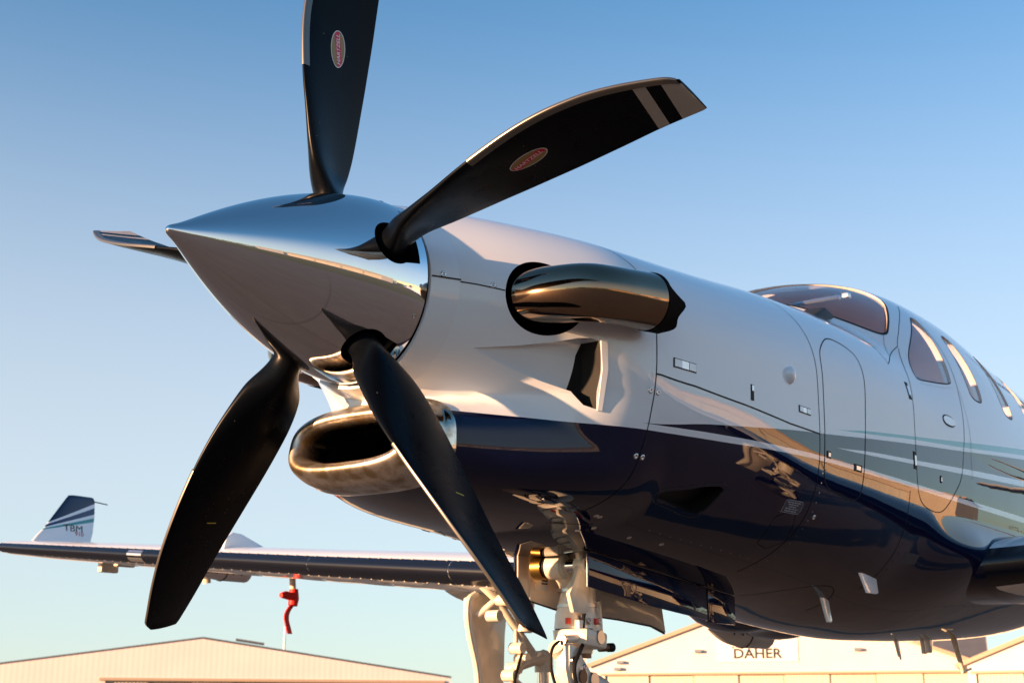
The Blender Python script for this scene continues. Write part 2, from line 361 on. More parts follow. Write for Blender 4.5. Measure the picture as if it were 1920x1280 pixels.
# ---------------------------------------------------------------- building helpers
def obj(name, v, f, m, parent=None, smooth=True, off=True, mats=None, mi=None):
    me = bpy.data.meshes.new(name)
    v = np.asarray(v, float)
    if off: v = v + np.array([0, 0, HZ])
    me.from_pydata([tuple(p) for p in v], [], [tuple(int(i) for i in q) for q in f])
    for mm in (mats or [m]): me.materials.append(mm)
    if mi is not None: me.polygons.foreach_set('material_index', np.asarray(mi, np.int32))
    me.polygons.foreach_set('use_smooth', [smooth]*len(me.polygons))
    me.update()
    o = bpy.data.objects.new(name, me); COL.objects.link(o)
    if parent is not None: o.parent = parent
    return o
def tag(o, label=None, cat=None, group=None, kind=None):
    if label: o['label'] = label
    if cat: o['category'] = cat
    if group: o['group'] = group
    if kind: o['kind'] = kind
    return o
class MB:
    """collects simple solids into one mesh"""
    def __init__(s): s.v = []; s.f = []; s.m = []; s.cur = 0
    def add(s, v, f):
        n = len(s.v); s.v += [tuple(p) for p in v]; s.f += [tuple(i+n for i in q) for q in f]; s.m += [s.cur]*len(f); return s
    def tube(s, pts, rad, n=14, cap=True, up=(0, 0, 1)):
        pts = [np.array(p, float) for p in pts]; k = len(pts)
        if np.isscalar(rad): rad = [rad]*k
        V = []; prev = None
        for i in range(k):
            d = pts[min(i+1, k-1)] - pts[max(i-1, 0)]; d /= np.linalg.norm(d)
            u = prev if prev is not None else np.array(up, float)
            if abs(d @ u) > .97 and prev is None: u = np.array([1., 0, 0]) if abs(d[0]) < .9 else np.array([0, 1., 0])
            a = u - d*(d@u); a /= np.linalg.norm(a); b = np.cross(d, a); prev = a
            for j in range(n):
                t = 2*math.pi*j/n; V.append(pts[i] + rad[i]*(a*math.cos(t) + b*math.sin(t)))
        F = [(i*n+j, i*n+(j+1)%n, (i+1)*n+(j+1)%n, (i+1)*n+j) for i in range(k-1) for j in range(n)]
        if cap: F += [tuple(range(n))[::-1], tuple((k-1)*n+j for j in range(n))]
        return s.add(V, F)
    def box(s, c, size, rot=None, bev=.004):
        h = np.array(size)/2; bv = min(bev, min(h)*.45); bm = bmesh.new(); bmesh.ops.create_cube(bm, size=1)
        for q in bm.verts: q.co = Vector(np.array(q.co)*2*h)
        if bv > 0: bmesh.ops.bevel(bm, geom=bm.edges[:], offset=bv, segments=2, affect='EDGES', profile=.5)
        Rm = np.array(rot.to_3x3()) if rot is not None else np.eye(3)
        bm.verts.index_update()
        V = [Rm @ np.array(q.co) + np.array(c) for q in bm.verts]; F = [[q.index for q in fc.verts] for fc in bm.faces]; bm.free()
        return s.add(V, F)
    def prism(s, poly, axis, a, b, bev=0):
        """polygon in the two other axes, extruded along axis from a to b"""
        bm = bmesh.new(); o = [i for i in range(3) if i != axis]
        vs_ = []
        for p in poly:
            c = [0, 0, 0]; c[o[0]], c[o[1]] = p; c[axis] = a; vs_.append(bm.verts.new(c))
        fc = bm.faces.new(vs_); r = bmesh.ops.extrude_face_region(bm, geom=[fc])
        d = [0, 0, 0]; d[axis] = b-a
        bmesh.ops.translate(bm, verts=[e for e in r['geom'] if isinstance(e, bmesh.types.BMVert)], vec=d)
        if bev: bmesh.ops.bevel(bm, geom=bm.edges[:], offset=bev, segments=2, affect='EDGES', profile=.5)
        bmesh.ops.recalc_face_normals(bm, faces=bm.faces[:]); bm.verts.index_update()
        V = [tuple(q.co) for q in bm.verts]; F = [[q.index for q in f_.verts] for f_ in bm.faces]; bm.free()
        return s.add(V, F)
    def build(s, name, m, parent=None, smooth=True, off=True, mats=None):
        o = obj(name, s.v, s.f, m, parent, False, off, mats, s.m if mats else None)
        if smooth: autosmooth(o)
        return o
def autosmooth(o, ang=38):
    me = o.data; me.polygons.foreach_set('use_smooth', [True]*len(me.polygons))
    bm = bmesh.new(); bm.from_mesh(me)
    for e in bm.edges:
        if len(e.link_faces) != 2 or e.calc_face_angle(0) > R(ang): e.smooth = False
    bm.to_mesh(me); bm.free(); me.update()
def grid_faces(n, m, wrap_m=False, wrap_n=False):
    F = []
    for i in range(n if wrap_n else n-1):
        for j in range(m if wrap_m else m-1):
            F.append((i*m+j, i*m+(j+1) % m, ((i+1) % n)*m+(j+1) % m, ((i+1) % n)*m+j))
    return F
def chaikin(p, it=2, closed=True):
    p = np.array(p, float)
    for _ in range(it):
        if closed: a, b = p, np.roll(p, -1, 0); p = np.stack([.75*a+.25*b, .25*a+.75*b], 1).reshape(-1, p.shape[1])
        else:
            a, b = p[:-1], p[1:]; q = np.stack([.75*a+.25*b, .25*a+.75*b], 1).reshape(-1, p.shape[1]); p = np.vstack([p[:1], q, p[-1:]])
    return p
def fill2d(poly, step):
    """triangles inside a 2d outline, with inner points so that it can bend"""
    poly = np.asarray(poly, float); n = len(poly)
    lo, hi = poly.min(0), poly.max(0)
    gx, gy = np.meshgrid(np.arange(lo[0]+step*.5, hi[0], step), np.arange(lo[1]+step*.5, hi[1], step)); g = np.stack([gx.ravel(), gy.ravel()], 1)
    def inside(q):
        c = np.zeros(len(q), bool); j = n-1
        for i in range(n):
            a, b = poly[i], poly[j]
            with np.errstate(divide='ignore', invalid='ignore'):
                cond = ((a[1] > q[:, 1]) != (b[1] > q[:, 1])) & (q[:, 0] < (b[0]-a[0])*(q[:, 1]-a[1])/(b[1]-a[1])+a[0])
            c ^= cond; j = i
        return c
    dist = np.full(len(g), 9.)
    for i in range(n):
        a, b = poly[i], poly[(i+1) % n]; d = b-a; L = d@d
        if L < 1e-12: continue
        t = np.clip(((g-a)@d)/L, 0, 1); dist = np.minimum(dist, np.linalg.norm(g-(a+t[:, None]*d), axis=1))
    g = g[inside(g) & (dist > step*.35)]
    V = [Vector(p) for p in poly] + [Vector(p) for p in g]
    r = delaunay_2d_cdt(V, [], [list(range(n))], 1, 1e-7)
    return np.array([tuple(p) for p in r[0]]), [tuple(f) for f in r[2]]
def text_mesh(txt, size=1.0, stretch=1.0, bold=0.0):
    """flat lettering as (verts2d, faces), centred"""
    cu = bpy.data.curves.new('lettering', 'FONT'); cu.body = txt; cu.size = size; cu.align_x = 'CENTER'; cu.align_y = 'CENTER'; cu.offset = bold
    cu.resolution_u = 3
    o = bpy.data.objects.new('lettering', cu); COL.objects.link(o)
    dg = bpy.context.evaluated_depsgraph_get(); me = bpy.data.meshes.new_from_object(o.evaluated_get(dg))
    V = np.array([tuple(v.co) for v in me.vertices]); F = [tuple(p.vertices) for p in me.polygons]
    bpy.data.objects.remove(o); bpy.data.curves.remove(cu); bpy.data.meshes.remove(me)
    V = V[:, :2]*[stretch, 1]; V -= (V.max(0)+V.min(0))/2
    return V, F
# ---------------------------------------------------------------- the setting
def plane_grid(name, x0, x1, y0, y1, z, m, nx=1, ny=1):
    xs = np.linspace(x0, x1, nx+1); ys = np.linspace(y0, y1, ny+1)
    V = [(x, y, z) for x in xs for y in ys]
    return obj(name, V, [f[::-1] for f in grid_faces(nx+1, ny+1)], m, smooth=False, off=False)
def apron_mat():
    m, nt, b = new_mat('apron concrete'); tc = nt.nodes.new('ShaderNodeTexCoord')
    n1 = nt.nodes.new('ShaderNodeTexNoise'); n1.inputs['Scale'].default_value = .12; n1.inputs['Detail'].default_value = 8
    n2 = nt.nodes.new('ShaderNodeTexNoise'); n2.inputs['Scale'].default_value = 3; n2.inputs['Detail'].default_value = 8
    mp = nt.nodes.new('ShaderNodeMapping'); mp.inputs['Scale'].default_value = (.25, 1, 1)
    nt.links.new(tc.outputs['Object'], mp.inputs[0]); nt.links.new(mp.outputs[0], n1.inputs['Vector']); nt.links.new(tc.outputs['Object'], n2.inputs['Vector'])
    ad = mnode(nt, 'ADD', mnode(nt, 'MULTIPLY', n1.outputs[0], .7), mnode(nt, 'MULTIPLY', n2.outputs[0], .3))
    r = nt.nodes.new('ShaderNodeValToRGB'); r.color_ramp.elements[0].position = .3; r.color_ramp.elements[1].position = .7
    r.color_ramp.elements[0].color = (.085, .072, .060, 1); r.color_ramp.elements[1].color = (.150, .130, .110, 1)
    br = nt.nodes.new('ShaderNodeTexBrick'); br.offset = 0; br.inputs['Scale'].default_value = 1; br.inputs['Mortar Size'].default_value = .012
    br.inputs['Brick Width'].default_value = 6; br.inputs['Row Height'].default_value = 6
    br.inputs['Color1'].default_value = br.inputs['Color2'].default_value = (1, 1, 1, 1); br.inputs['Mortar'].default_value = (.72, .72, .72, 1)
    nt.links.new(tc.outputs['Object'], br.inputs['Vector'])
    mx = nt.nodes.new('ShaderNodeMix'); mx.data_type = 'RGBA'; mx.blend_type = 'MULTIPLY'; mx.inputs[0].default_value = 1
    nt.links.new(ad, r.inputs[0]); nt.links.new(r.outputs[0], mx.inputs[6]); nt.links.new(br.outputs[0], mx.inputs[7])
    nt.links.new(mx.outputs[2], b.inputs['Base Color']); b.inputs['Roughness'].default_value = .85
    return m
tag(plane_grid('terrain', -3000, 3000, -3000, 3000, -.02, mat('far ground', (.10, .10, .06), .9, vary=.3, vscale=.02)), kind='structure')
tag(plane_grid('apron', -140, 230, -9.5, 230, 0, apron_mat()), kind='structure')
tag(plane_grid('grass_strip', -300, 300, -42, -9.5, .004, mat('dry grass', (.085, .085, .028), .95, vary=.35, vscale=.25)), kind='structure')
tag(plane_grid('taxiway', -300, 300, -58, -42, .004, mat('asphalt', (.07, .068, .066), .9, vary=.2, vscale=.3)), kind='structure')
tag(plane_grid('grass_field', -300, 300, -140, -58, .004, mat('dry meadow', (.10, .095, .032), .95, vary=.35, vscale=.2)), kind='structure')

camp = np.array(co.matrix_world.translation); AZ0 = 0.6267
def at_az(px, d):
    """place on the ground at a bearing from the photographer"""
    a = YAW - math.atan((px-960)/2574/math.cos(R(16.3)))
    return np.array([camp[0]+d*math.cos(a), camp[1]+d*math.sin(a)])
HW = corrugated('cream cladding', (.78, .70, .66), .45, 0, .12)
HD = corrugated('door cladding', (.66, .60, .48), .3, 0, .8)
HR = mat('slate roof', (.10, .105, .12), .6, vary=.2, vscale=.6)
HF = mat('verge flashing', (.46, .34, .24), .6)
HDK = mat('dark opening', (.03, .03, .035), .8)
def hangar(name, label, centre, rot, width, eave, peak, depth, door, panels, roofm=HR, wallm=HW, group=None, over=.5, vergem=None):
    """gabled shed; local x along its front, front at y=0 facing -y"""
    e = bpy.data.objects.new(name, None); COL.objects.link(e)
    e.location = (centre[0], centre[1], 0); e.rotation_euler.z = rot
    tag(e, label, 'hangar', group)
    w = width/2; x0, x1, dh = door
    b = MB()
    # front wall, with the door opening left out
    b.prism([(-w, 0), (x0, 0), (x0, dh), (x1, dh), (x1, 0), (w, 0), (w, eave), (0, peak), (-w, eave)], 1, 0, .25)
    b.build('front_wall', wallm, e, off=False, smooth=False)
    for s in (-1, 1): MB().box((s*(w-.1), depth/2+.125, eave/2), (.2, depth-.25, eave), bev=0).build('side_wall', wallm, e, off=False, smooth=False)
    MB().prism([(-w, 0), (w, 0), (w, eave), (0, peak), (-w, eave)], 1, depth, depth+.2).build('back_wall', wallm, e, off=False, smooth=False)
    sl = math.atan2(peak-eave, w)
    for s in (-1, 1):
        L = math.hypot(w, peak-eave)+over
        c = np.array([s*(w+over*math.cos(sl))/2, depth/2+(.42 if vergem else 0), peak-(L/2)*math.sin(sl)+.12])
        MB().box(c, (L, depth+(0 if vergem else .7), .18), Matrix.Rotation(s*sl, 4, 'Y'), .02).build('roof', roofm, e, off=False, smooth=False)
        if not vergem: MB().box(c+np.array([0, -depth/2-.38, -.03]), (L, .06, .42), Matrix.Rotation(s*sl, 4, 'Y'), .01).build('verge', vergem or HF, e, off=False, smooth=False)
    MB().box(((x0+x1)/2, .02, dh+.12), (x1-x0+1, .34, .24), bev=.02).build('door_track', HF, e, off=False, smooth=False)
    ws_ = (x1-x0)/panels
    for k in range(panels):
        MB().box((x0+ws_*(k+.5), .32+.16*(k % 2), dh/2), (ws_-.05, .1, dh-.02), bev=.02).build('door_panel', HD, e, off=False, smooth=False)
    return e
P1 = at_az(415, 120); H1 = hangar('hangar', 'long low cream hangar with a shallow gable, left of the undercarriage', P1, YAW-math.atan((415-960)/2574)-math.pi/2, 42, 5.75, 8.75, 40, (-7.6, 20, 5.3), 8, over=.15, vergem=HW)
MB().tube([(6.9, 3, 7.4), (6.9, 3, 10.1)], .09, 8).build('roof_mast', mat('mast white', (.8, .8, .8), .5), H1, off=False)
MB().box((3.9, .8, 8.62), (2.4, .8, .16), Matrix.Rotation(.14, 4, 'Y'), .02).build('roof_hatch', HR, H1, off=False, smooth=False)
P2 = at_az(1425, 154); H2 = hangar('hangar', 'cream hangar with a company name on its tall gable', P2, YAW-math.atan((1425-960)/2574)-math.pi/2, 40.5, 8.53, 15.7, 45, (-18.6, 19.9, 7.5), 8, over=.3)
P3 = at_az(1792, 146); a3 = YAW-math.atan((1960-960)/2574)-math.pi/2
P3c = at_az(2075, 146); H3 = hangar('hangar', 'cream hangar at the right edge with brown verge and ribbed doors', P3c, a3, 32.5, 8.0, 14.4, 40, (-15.5, 15.5, 6.95), 7, over=1.2)
P4 = at_az(1790, 215); H4 = hangar('hangar', 'slate roofed shed showing its roof between the two right hangars', P4, YAW-math.atan((1790-960)/2574), 30, 8.8, 18.5, 26, (-10, 10, 6), 4)
# sign and wall lamps on the named hangar
def flat_text(name, txt, size, stretch, x, y, z, m, parent, bold=0, depth=.04):
    V, F = text_mesh(txt, size, stretch, bold); n = len(V)
    P = [(x+a, y, z+b) for a, b in V]
    return obj(name, P, F, m, parent, False, False)
sg = MB().box((-2.0, -.06, 10.1), (8.6, .08, 2.6), bev=.02).build('sign_board', mat('sign white', (.80, .77, .72), .6), H2, off=False, smooth=False)
flat_text('sign_lettering', 'DAHER', 1.42, 1.12, -1.95, -.11, 9.7, M['ink'], sg, .035)
for cx, cz in ((-4.6, 10.75), (-4.25, 10.75), (-3.9, 10.75), (-4.6, 10.35), (-4.25, 10.45)): MB().box((cx, -.11, cz), (.2, .02, .2), bev=0).build('sign_emblem', M['inkred'], sg, off=False, smooth=False)
lampm = mat('lamp housing', (.30, .33, .36), .4, .5)
for cx, cz in ((-8.4, 10.0), (8.5, 10.0), (-16.9, 8.9), (-17.2, 8.2)):
    MB().box((cx, -.3, cz), (.85, .5, .32), bev=.04).build('wall_lamp', lampm, H2, off=False, smooth=False)
# what the polished nose and the glossy flank mirror: buildings and trees on the near side
HP = corrugated('ochre cladding', (.62, .50, .36), .4, 0, .4)
HB = corrugated('grey cladding', (.42, .43, .44), .4, 0, .4)
hangar('hangar', 'ochre hangar beyond the grass, seen only mirrored in the flank', (70, -46), R(-104), 40, 7.5, 9.5, 24, (-16, 16, 6), 8, wallm=HP)
hangar('hangar', 'long ochre workshop beyond the grass, mirrored behind the cockpit door', (62, -88), R(-115), 50, 8, 10, 24, (-18, 18, 6), 8, wallm=HP)
hangar('hangar', 'grey hangar across the taxiway, mirrored in the spinner', (8, -84), R(180), 56, 6.5, 8.5, 22, (-20, 20, 5.5), 8, wallm=HB)
hangar('hangar', 'low white shed across the taxiway, mirrored near the spinner rim', (-62, -84), R(165), 36, 5, 7, 18, (-10, 10, 4), 4)
hangar('hangar', 'pale hangar far ahead of the nose, mirrored at the spinner tip', (-190, -95), R(120), 50, 9, 13, 26, (-18, 18, 6), 6)
def treeline():
    leaf = mat('winter wood', (.045, .036, .026), .9, vary=.4, vscale=.6)
    rng = np.random.default_rng(3); V = []; F = []
    for k in range(260):
        a = R(-178) + R(206)*k/260 + rng.normal()*.008; d = rng.uniform(165, 230); h = rng.uniform(6, 12)
        if -30 < math.degrees(a): d += 120
        cx, cy_ = d*math.cos(a), d*math.sin(a)
        V += [(cx-.15, cy_, 0), (cx+.15, cy_, 0), (cx+.1, cy_+.2, h*.6), (cx-.1, cy_+.2, h*.6)]; n = len(V); F.append((n-4, n-3, n-2, n-1))
        for q in range(46):
            u = rng.normal(size=3); u /= np.linalg.norm(u); rr = rng.uniform(.5, 1)
            c = np.array([cx, cy_, h*.6]) + u*rr*np.array([h*.32, h*.32, h*.42]); s = rng.uniform(.35, .9)
            t = rng.normal(size=(3, 3))*s; n = len(V); V += [c+t[0], c+t[1], c+t[2]]; F.append((n, n+1, n+2))
    return obj('treeline', V, F, leaf, smooth=False, off=False)
tag(treeline(), kind='stuff')

# ---------------------------------------------------------------- the aircraft
AIR = bpy.data.objects.new('propeller_aircraft', None); COL.objects.link(AIR); AIR.rotation_euler = ROT.to_euler()
tag(AIR, 'white and navy single propeller aircraft with polished spinner, parked on the apron', 'aircraft')
def Sf(x, t):
    x = np.asarray(x, float); t = np.asarray(t, float); x, t = np.broadcast_arrays(x, t)
    tm = np.mod(t, 2*np.pi); st = tm > np.pi
    p = S(x, np.where(st, 2*np.pi-tm, tm))
    return p*np.where(st, -1, 1)[..., None]**np.array([0, 1, 0])
def Nf(x, t):
    x = np.asarray(x, float); t = np.asarray(t, float); x, t = np.broadcast_arrays(x, t)
    d, e = .012, .012
    lo, hi = .2, 9.9
    T1 = Sf(np.minimum(x+d, hi), t) - Sf(np.maximum(x-d, lo), t); T2 = Sf(x, t+e) - Sf(x, t-e)
    n = np.cross(T1, T2); n /= np.linalg.norm(n, axis=-1, keepdims=True)+1e-12
    c = Sf(x, t); zt, zb = limits(x)
    out = c - np.stack([x, 0*x, .5*(zt+zb)], -1)
    return n*np.where((n*out).sum(-1) < 0, -1, 1)[..., None]
def xz2t(x, z):
    zt, zb = limits(np.asarray(x, float)); return np.arccos(np.clip((np.asarray(z)-.5*(zt+zb))/(.5*(zt-zb)), -1, 1))
def xt_of(xz): xz = np.array(xz, float); return np.stack([xz[:, 0], xz2t(xz[:, 0], xz[:, 1])], 1)
def patch(name, xt, off, m, parent, step=.04, sx=1.0, star=False, thick=0):
    V2, F = fill2d(np.array(xt)*[sx, 1], step); x, t = V2[:, 0]/sx, V2[:, 1]
    if star: t = -t
    P = Sf(x, t)+Nf(x, t)*off
    n0 = np.array(Nf(x[:1], t[:1])[0]); a, b, c = [P[i] for i in F[0]]
    if np.cross(b-a, c-a) @ n0 < 0: F = [f[::-1] for f in F]
    o = obj(name, P, F, m, parent)
    return o
def pad(name, xt, h, m, parent, step=.03, star=False):
    """a plate lying on the skin, with its edge"""
    xt = np.array(xt, float); k = len(xt); V2, F = fill2d(xt, step); x, t = V2[:, 0], V2[:, 1]*(-1 if star else 1)
    N = Nf(x, t); B = Sf(x, t); T = B+N*h; n = len(B)
    a, b, c = [T[i] for i in F[0]]
    if np.cross(b-a, c-a) @ N[F[0][0]] < 0: F = [f[::-1] for f in F]
    bb = B[:k]-N[:k]*.002
    V = np.vstack([T, bb]); FF = list(F)+[(i, (i+1) % k, n+(i+1) % k, n+i) for i in range(k)]
    o = obj(name, V, FF, m, parent); autosmooth(o); return o
def ribbon(name, xt, w=.0036, m=None, parent=None, closed=False, star=False, off=.0009, step=.02):
    xt = np.array(xt, float); xt = np.vstack([xt, xt[:1]]) if closed else xt
    L = np.concatenate([[0], np.cumsum(np.linalg.norm(np.diff(Sf(xt[:, 0], xt[:, 1]), axis=0), axis=1))])
    s = np.linspace(0, L[-1], max(3, int(L[-1]/step))); x = np.interp(s, L, xt[:, 0]); t = np.interp(s, L, xt[:, 1])*(-1 if star else 1)
    P = Sf(x, t); N = Nf(x, t); d = np.gradient(P, axis=0); sd = np.cross(N, d); sd /= np.linalg.norm(sd, axis=1, keepdims=True)+1e-12
    V = np.stack([P+sd*w/2+N*off, P-sd*w/2+N*off], 1).reshape(-1, 3)
    return obj(name, V, [f for f in grid_faces(len(P), 2)], m or M['seam'], parent)
rrect = lambda x0, x1, z0, z1, r=.25, it=2: chaikin([(x0, z0), (x1, z0), (x1, z1), (x0, z1)], it)

# outlines measured on the skin, as (x, angle from the crown)
WS = chaikin([(2.30, .05), (2.62, .05), (2.95, .06), (3.06, .10), (3.14, .25), (3.215, .40), (3.22, .53), (3.165, .635), (3.02, .765), (2.90, .87), (2.84, .925), (2.775, .92), (2.69, .86), (2.60, .76), (2.48, .58), (2.36, .30), (2.30, .10)], 2)
PW = chaikin([(2.862, .175), (2.88, .235), (2.93, .30), (3.02, .37), (3.15, .46), (3.275, .545), (3.30, .548), (3.325, .53), (3.318, .46), (3.305, .36), (3.288, .235), (3.27, .215), (3.15, .196), (2.98, .178), (2.90, .168)], 2)
CW = lambda x0: chaikin([(x0, .23), (x0+.015, .195), (x0+.08, .185), (x0+.145, .188), (x0+.17, .225), (x0+.17, .36), (x0+.155, .48), (x0+.12, .515), (x0+.05, .512), (x0+.01, .47), (x0, .36)], 2)
SIDEWIN = [PW, CW(3.50), CW(4.0), CW(4.5), CW(5.0)]
EXC, EXR = (.422, -.012), .109
VENT = [(.272, -.168), (.360, -.155), (.447, -.138), (.515, -.118), (.550, -.114), (.574, -.119), (.590, -.208), (.598, -.312), (.566, -.302), (.534, -.265), (.457, -.241), (.376, -.211), (.292, -.178)]
NACA = [(.985, -.520), (.987, -.508), (1.0, -.502), (1.101, -.487), (1.164, -.472), (1.268, -.462), (1.259, -.501), (1.247, -.545), (1.191, -.547), (1.119, -.537), (1.011, -.523)]

def build_fuselage():
    xs = np.concatenate([np.arange(.2, 2.0, .012), np.arange(2.0, 4.6, .025), np.arange(4.6, 9.91, .1)])
    nt_ = 116; th = np.linspace(0, 2*np.pi, 2*nt_, endpoint=False)
    G = Sf(xs[:, None], th[None]); n, m_ = len(xs), len(th)
    V = G.reshape(-1, 3); F = [f[::-1] for f in grid_faces(n, m_, True)]
    F += [tuple(range(m_))[::-1][::-1], tuple((n-1)*m_+j for j in range(m_))[::-1]]
    o = obj('fuselage', V, F, M['livery'], None, off=False)
    bm = bmesh.new(); bm.from_mesh(o.data); bmesh.ops.recalc_face_normals(bm, faces=bm.faces[:]); bm.to_mesh(o.data); bm.free()
    # cabin hollow
    cx = np.concatenate([np.arange(2.2, 6.8, .05)]); ct = np.linspace(.0, np.pi, 40)
    zt, zb = limits(cx); zt = zt-.032; zb = np.maximum(zb+.06, -.5)
    zz = .5*(zt+zb)[:, None]+.5*(zt-zb)[:, None]*np.cos(ct)[None]; yy = np.maximum(Y(cx[:, None]+0*zz, zz)-.03, .0)
    yy[:, 0] = 0
    ring = np.concatenate([np.stack([cx[:, None]+0*zz, -yy, zz], -1), np.stack([cx[:, None]+0*zz, yy, zz], -1)[:, ::-1][:, :-1]], 1)
    k = ring.shape[1]
    FF = grid_faces(len(cx), k, True)+[tuple(range(k)), tuple((len(cx)-1)*k+j for j in range(k))[::-1]]
    cab = obj('cab', ring.reshape(-1, 3), FF, None and 0 or M['cabin'], None, off=False)
    cut = MB()
    def solid(xt, out, dep, star=False, step=.05, ramp=None, vec=None):
        xt = np.array(xt, float); kk = len(xt); V2, T = fill2d(xt, step); x, t = V2[:, 0], V2[:, 1]*(-1 if star else 1)
        N = vec if vec is not None else Nf(x.mean(), t.mean())
        A = Sf(x, t)+N*out; d = dep if ramp is None else ramp(x)
        B = Sf(x, t)-N*np.asarray(d).reshape(-1, 1)
        nn = len(A)
        cut.add(np.vstack([A, B]), list(T)+[tuple(i+nn for i in f)[::-1] for f in T]+[(i, (i+1) % kk, nn+(i+1) % kk, nn+i) for i in range(kk)])
    for s in (False, True):
        solid(WS, .05, .09, s, .08)
        for w in SIDEWIN: solid(xt_of(w), .05, .10, s, .08)
        sy = 1 if s else -1
        cut.tube([(EXC[0], sy*.20, EXC[1]), (EXC[0], sy*.60, EXC[1])], EXR, 64)
        solid(xt_of(VENT), .04, .1, s, .02, ramp=lambda x: .004+.060*np.clip((x-.272)/.28, 0, 1)**1.2, vec=np.array([0, sy*1., 0]))
        solid(xt_of([(.562, -.124), (.572, -.124), (.587, -.208), (.593, -.301), (.582, -.298), (.571, -.208)]), .0, .26, s, .03, vec=np.array([0, sy*1., 0]))
        solid(xt_of(chaikin(NACA, 1)), .03, .05, s, .03, ramp=lambda x: .003+.05*np.clip((x-.985)/.28, 0, 1)**1.1)
    cut.box((1.595, 0, -.60), (1.01, .29, .60), bev=0)
    # intake duct
    dx = np.array([.15, .7]); ph = np.linspace(0, 2*np.pi, 48, endpoint=False)
    c_, s_ = np.cos(ph), np.sin(ph); ex = 2/2.6
    oy, oz = np.sign(c_)*abs(c_)**ex, np.sign(s_)*abs(s_)**ex
    ring = [(a, .193*y, -.424+.062*z) for a in dx for y, z in zip(oy, oz)]
    cut.add(ring, grid_faces(2, 48, True)+[tuple(range(48)), tuple(48+j for j in range(48))[::-1]])
    cu = cut.build('cut', M['black'], None, smooth=False, off=False)
    bm = bmesh.new(); bm.from_mesh(cu.data); bmesh.ops.triangulate(bm, faces=[f for f in bm.faces if len(f.verts) > 4]); bmesh.ops.recalc_face_normals(bm, faces=bm.faces[:]); bm.to_mesh(cu.data); bm.free()
    bm = bmesh.new(); bm.from_mesh(cab.data); bmesh.ops.remove_doubles(bm, verts=bm.verts[:], dist=1e-6); bmesh.ops.recalc_face_normals(bm, faces=bm.faces[:]); bm.to_mesh(cab.data); bm.free()
    for c in (cab, cu):
        md = o.modifiers.new('b', 'BOOLEAN'); md.operation = 'DIFFERENCE'; md.solver = 'EXACT'; md.object = c
    dg = bpy.context.evaluated_depsgraph_get()
    me = bpy.data.meshes.new_from_object(o.evaluated_get(dg))
    o.modifiers.clear(); old = o.data; o.data = me; bpy.data.meshes.remove(old)
    for c in (cab, cu): bpy.data.objects.remove(c)
    return o
def finish_fuselage(o):
    me = o.data; n = len(me.vertices); co_ = np.zeros(n*3); me.vertices.foreach_get('co', co_); P = co_.reshape(-1, 3)
    x, y, z = P.T; zt, zb = limits(x)
    res = np.abs(np.abs(y)-Y(x, np.clip(z, zb+1e-7, zt-1e-7)))
    skin = (res < 6e-4) | ((np.abs(y) < .02) & ((np.abs(z-zt) < .002) | (np.abs(z-zb) < .002)))
    t = xz2t(x, z); t = np.where(y > 0, -t, t)
    N = Nf(x, t)
    me.materials.clear()
    for mm in (M['livery'], M['white'], M['black'], M['cabin'], M['navy']): me.materials.append(mm)
    loops = np.zeros(len(me.loops), np.int32); me.loops.foreach_get('vertex_index', loops)
    LN = np.zeros((len(loops), 3)); mi = []; inner = []
    for p in me.polygons:
        vi = list(p.vertices); c = p.center; nn = np.array(p.normal)
        av = N[vi].mean(0); cs = nn @ av
        isskin = skin[vi].all() and cs > .6 and not (abs(c.x-.2) < 1e-4)
        li = list(p.loop_indices)
        if isskin:
            LN[li] = N[vi]; mi.append(0)
        else:
            LN[li] = nn; inner.append(p.index)
            r = math.hypot(c.x-EXC[0], c.z-EXC[1])
            if abs(c.x-.2) < .002: k = 1
            elif c.x < .72 and c.z < -.34 and abs(c.y) < .23 and c.x > .14: k = 2
            elif r < EXR+.004 and abs(c.y) < .5 and c.x < .6: k = 2
            elif c.x < .64 and c.x > .26 and c.z < -.1: k = 2 if c.x > .5685 else 1
            elif .97 < c.x < 1.3 and c.z < -.44 and abs(c.y) > .3: k = 2
            elif 1.08 < c.x < 2.11 and c.z < -.28 and abs(c.y) < .16: k = 2
            elif c.x > 2.15: k = 3
            else: k = 0
            mi.append(k)
    me.polygons.foreach_set('material_index', np.array(mi, np.int32))
    # soften the non-skin faces among themselves
    acc = {}
    for i in inner:
        p = me.polygons[i]
        for v in p.vertices: acc.setdefault(v, []).append((np.array(p.normal), p.area))
    for i in inner:
        p = me.polygons[i]; nn = np.array(p.normal)
        for l, v in zip(p.loop_indices, p.vertices):
            s = sum((q*a for q, a in acc[v] if q @ nn > .8), np.zeros(3)); L = np.linalg.norm(s)
            if L > 0: LN[l] = s/L
    me.polygons.foreach_set('use_smooth', [True]*len(me.polygons))
    me.transform(Matrix.Translation(OFF)); me.update()
    me.normals_split_custom_set([tuple(v) for v in LN])
    o.parent = AIR
    return o
FUS = finish_fuselage(build_fuselage())

for s in (False, True):
    pad('vent_lip', xt_of([(.576, -.112), (.596, -.112), (.608, -.20), (.612, -.316), (.600, -.316), (.592, -.20)]), .004, M['white'], AIR, .02, s)
